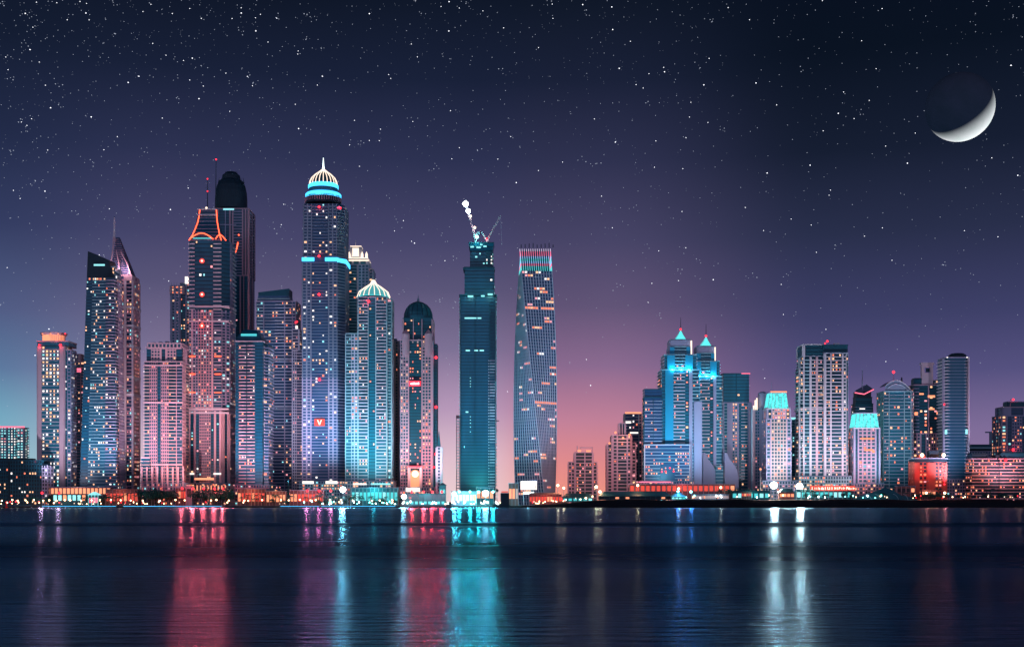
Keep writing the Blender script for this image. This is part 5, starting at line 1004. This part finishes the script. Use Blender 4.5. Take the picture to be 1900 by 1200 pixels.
# vaulted greenhouse with white ribs
gh = empty('vaulted_shelter', px(1640, 930, 1446)); tag(gh, 'dark leafy green vaulted shelter with thin white arched ribs, on the eastern bank', 'shelter')
b = MB(); pr = [(-40, -1), (-30, 5), (-18, 8.5), (-8, 12), (2, 16.5), (10, 13.5), (20, 7.5), (34, 4.5), (46, -1)]; n_ = len(pr)
b.add([(x_, 2 + .0 * z1_, z1_) for x_, z1_ in pr] + [(x_, 20, z1_ * .9) for x_, z1_ in pr], [tuple(range(n_))[::-1], tuple(range(n_, 2 * n_))] + [(i, i + 1, n_ + i + 1, n_ + i) for i in range(n_ - 1)]); b.build('canopy', 'teal_roof', gh)
b = MB()
for c in (-20, -10, 0, 11, 22):
    b.path([(c + 6.5 * math.sin(t * math.pi / 16), 1.6, max(-1, 9.5 * math.cos(t * math.pi / 16) - 1)) for t in range(0, 8)], .22, 5)
b.build('arch_rib', 'pale_teal', gh)
# flagpole, light strip banner, barge, buoy
fp = empty('flagpole', px(1411, 930, 1446)); tag(fp, 'tall white flagpole with a pink lamp on top, beside the huge floodlight', 'flagpole'); b = MB(); b.tube((0, 0, 0), (0, 0, 36), .5, .32, 8); b.build('pole', 'white', fp); b = MB(); b.ball((0, 0, 37), 1.4); b.build('lamp', 'crown_warm', fp)
cy = empty('cypress_tree', px(535, 937, 1452)); tag(cy, 'single dark narrow cypress tree on the quay west of the tallest tower', 'tree'); b = MB(); b.tube((0, 0, 0), (0, 0, 4), .3, .2, 8); b.build('trunk', 'bark', cy); b = MB(); RG = random.Random(9)
for i in range(14): leaf_cloud(b, Vector((0, 0, 3 + i * 1.9)), 1.9 * (1 - i / 17), 1.5, 40, .4, RG)
b.build('crown', ['leaf', 'leaf_light'], cy)
bg_ = empty('barge', px(932, 940, 1424)); bg_.location.z = 0; tag(bg_, 'dark moored work barge with a boxy cabin and a ball topped mast', 'barge')
b = MB(); b.prism([(-9, 0), (7, 0), (7, 7), (-9, 7)], [(-11, -.5), (9, -.5), (9, 7.5), (-11, 7.5)], -.4, 3.2); b.build('hull', 'dark', bg_); b = MB(); b.box(-2, 7.5, 1, 6, 3.22, 16); b.build('cabin', 'dark', bg_); b = MB(); b.tube((-6, 3, 3.2), (-6, 3, 18), .35, .25, 8); b.ball((-6, 3, 19.2), 1.8); b.build('mast', 'dark', bg_); b = MB(); b.box(-1, 6.6, .7, .98, 17, 18.4); b.build('cabin_sign', 'glow_red', bg_); b = MB(); b.box(-1.6, 7.2, 1.4, 5.6, 16.02, 16.6); b.build('cabin_roof', 'grey', bg_)
by = empty('buoy', px(12, 945, 1400)); by.location.z = 0; tag(by, 'red channel buoy floating at the western edge of the water', 'buoy'); b = MB(); b.lathe([(.6, -.6), (1.6, -.2), (1.7, .6), (.8, 1.2), (.6, 4), (.4, 5.4)], 14); b.build('float', 'red_paint', by); b = MB(); b.ball((0, 0, 6.0), .7); b.build('lamp', 'lamp_red', by); light(by, (0, -1.5, 6), (1, .05, .03), 400, .5)

def bollard(mat):
    r = empty('bollard_light', (0, 0, 0)); b = MB(); b.tube((0, 0, 0), (0, 0, 1.9), .14, .12, 6); b.build('post', 'dark', r); b = MB(); b.ball((0, 0, 2.3), .5, 0, 8, 6); b.build('globe', mat, r)
    return tag(r, 'small bollard light glowing among the quay buildings', 'bollard light', 'small bollard lights along the shore')
bp_ = {m: bollard(m) for m in ('lamp_warm', 'lamp_red', 'lamp_teal', 'crown_cream', 'lamp_white')}; fresh = set(bp_)
for i in range(190):
    p = R.choice((R.uniform(10, 560), R.uniform(0, 300), R.uniform(540, 940), R.uniform(560, 940), R.uniform(600, 930), R.uniform(960, 1100), R.uniform(1240, 1600), R.uniform(1580, 1890)))
    mt = R.choice(('lamp_warm', 'lamp_warm', 'lamp_red', 'crown_cream') if p < 560 or p > 1640 or 960 < p < 1200 else ('lamp_teal', 'lamp_teal', 'lamp_white', 'lamp_white', 'lamp_warm'))
    o = bp_[mt] if mt in fresh else copy_tree(bp_[mt]); fresh.discard(mt); Y = R.uniform(1437, 1447); X_ = (p - 950) * Y / F
    o.location = (X_, Y, ground_z(X_) - .1); k = R.uniform(.8, 1.3); o.scale = (k, k, R.uniform(.8, 2.2))
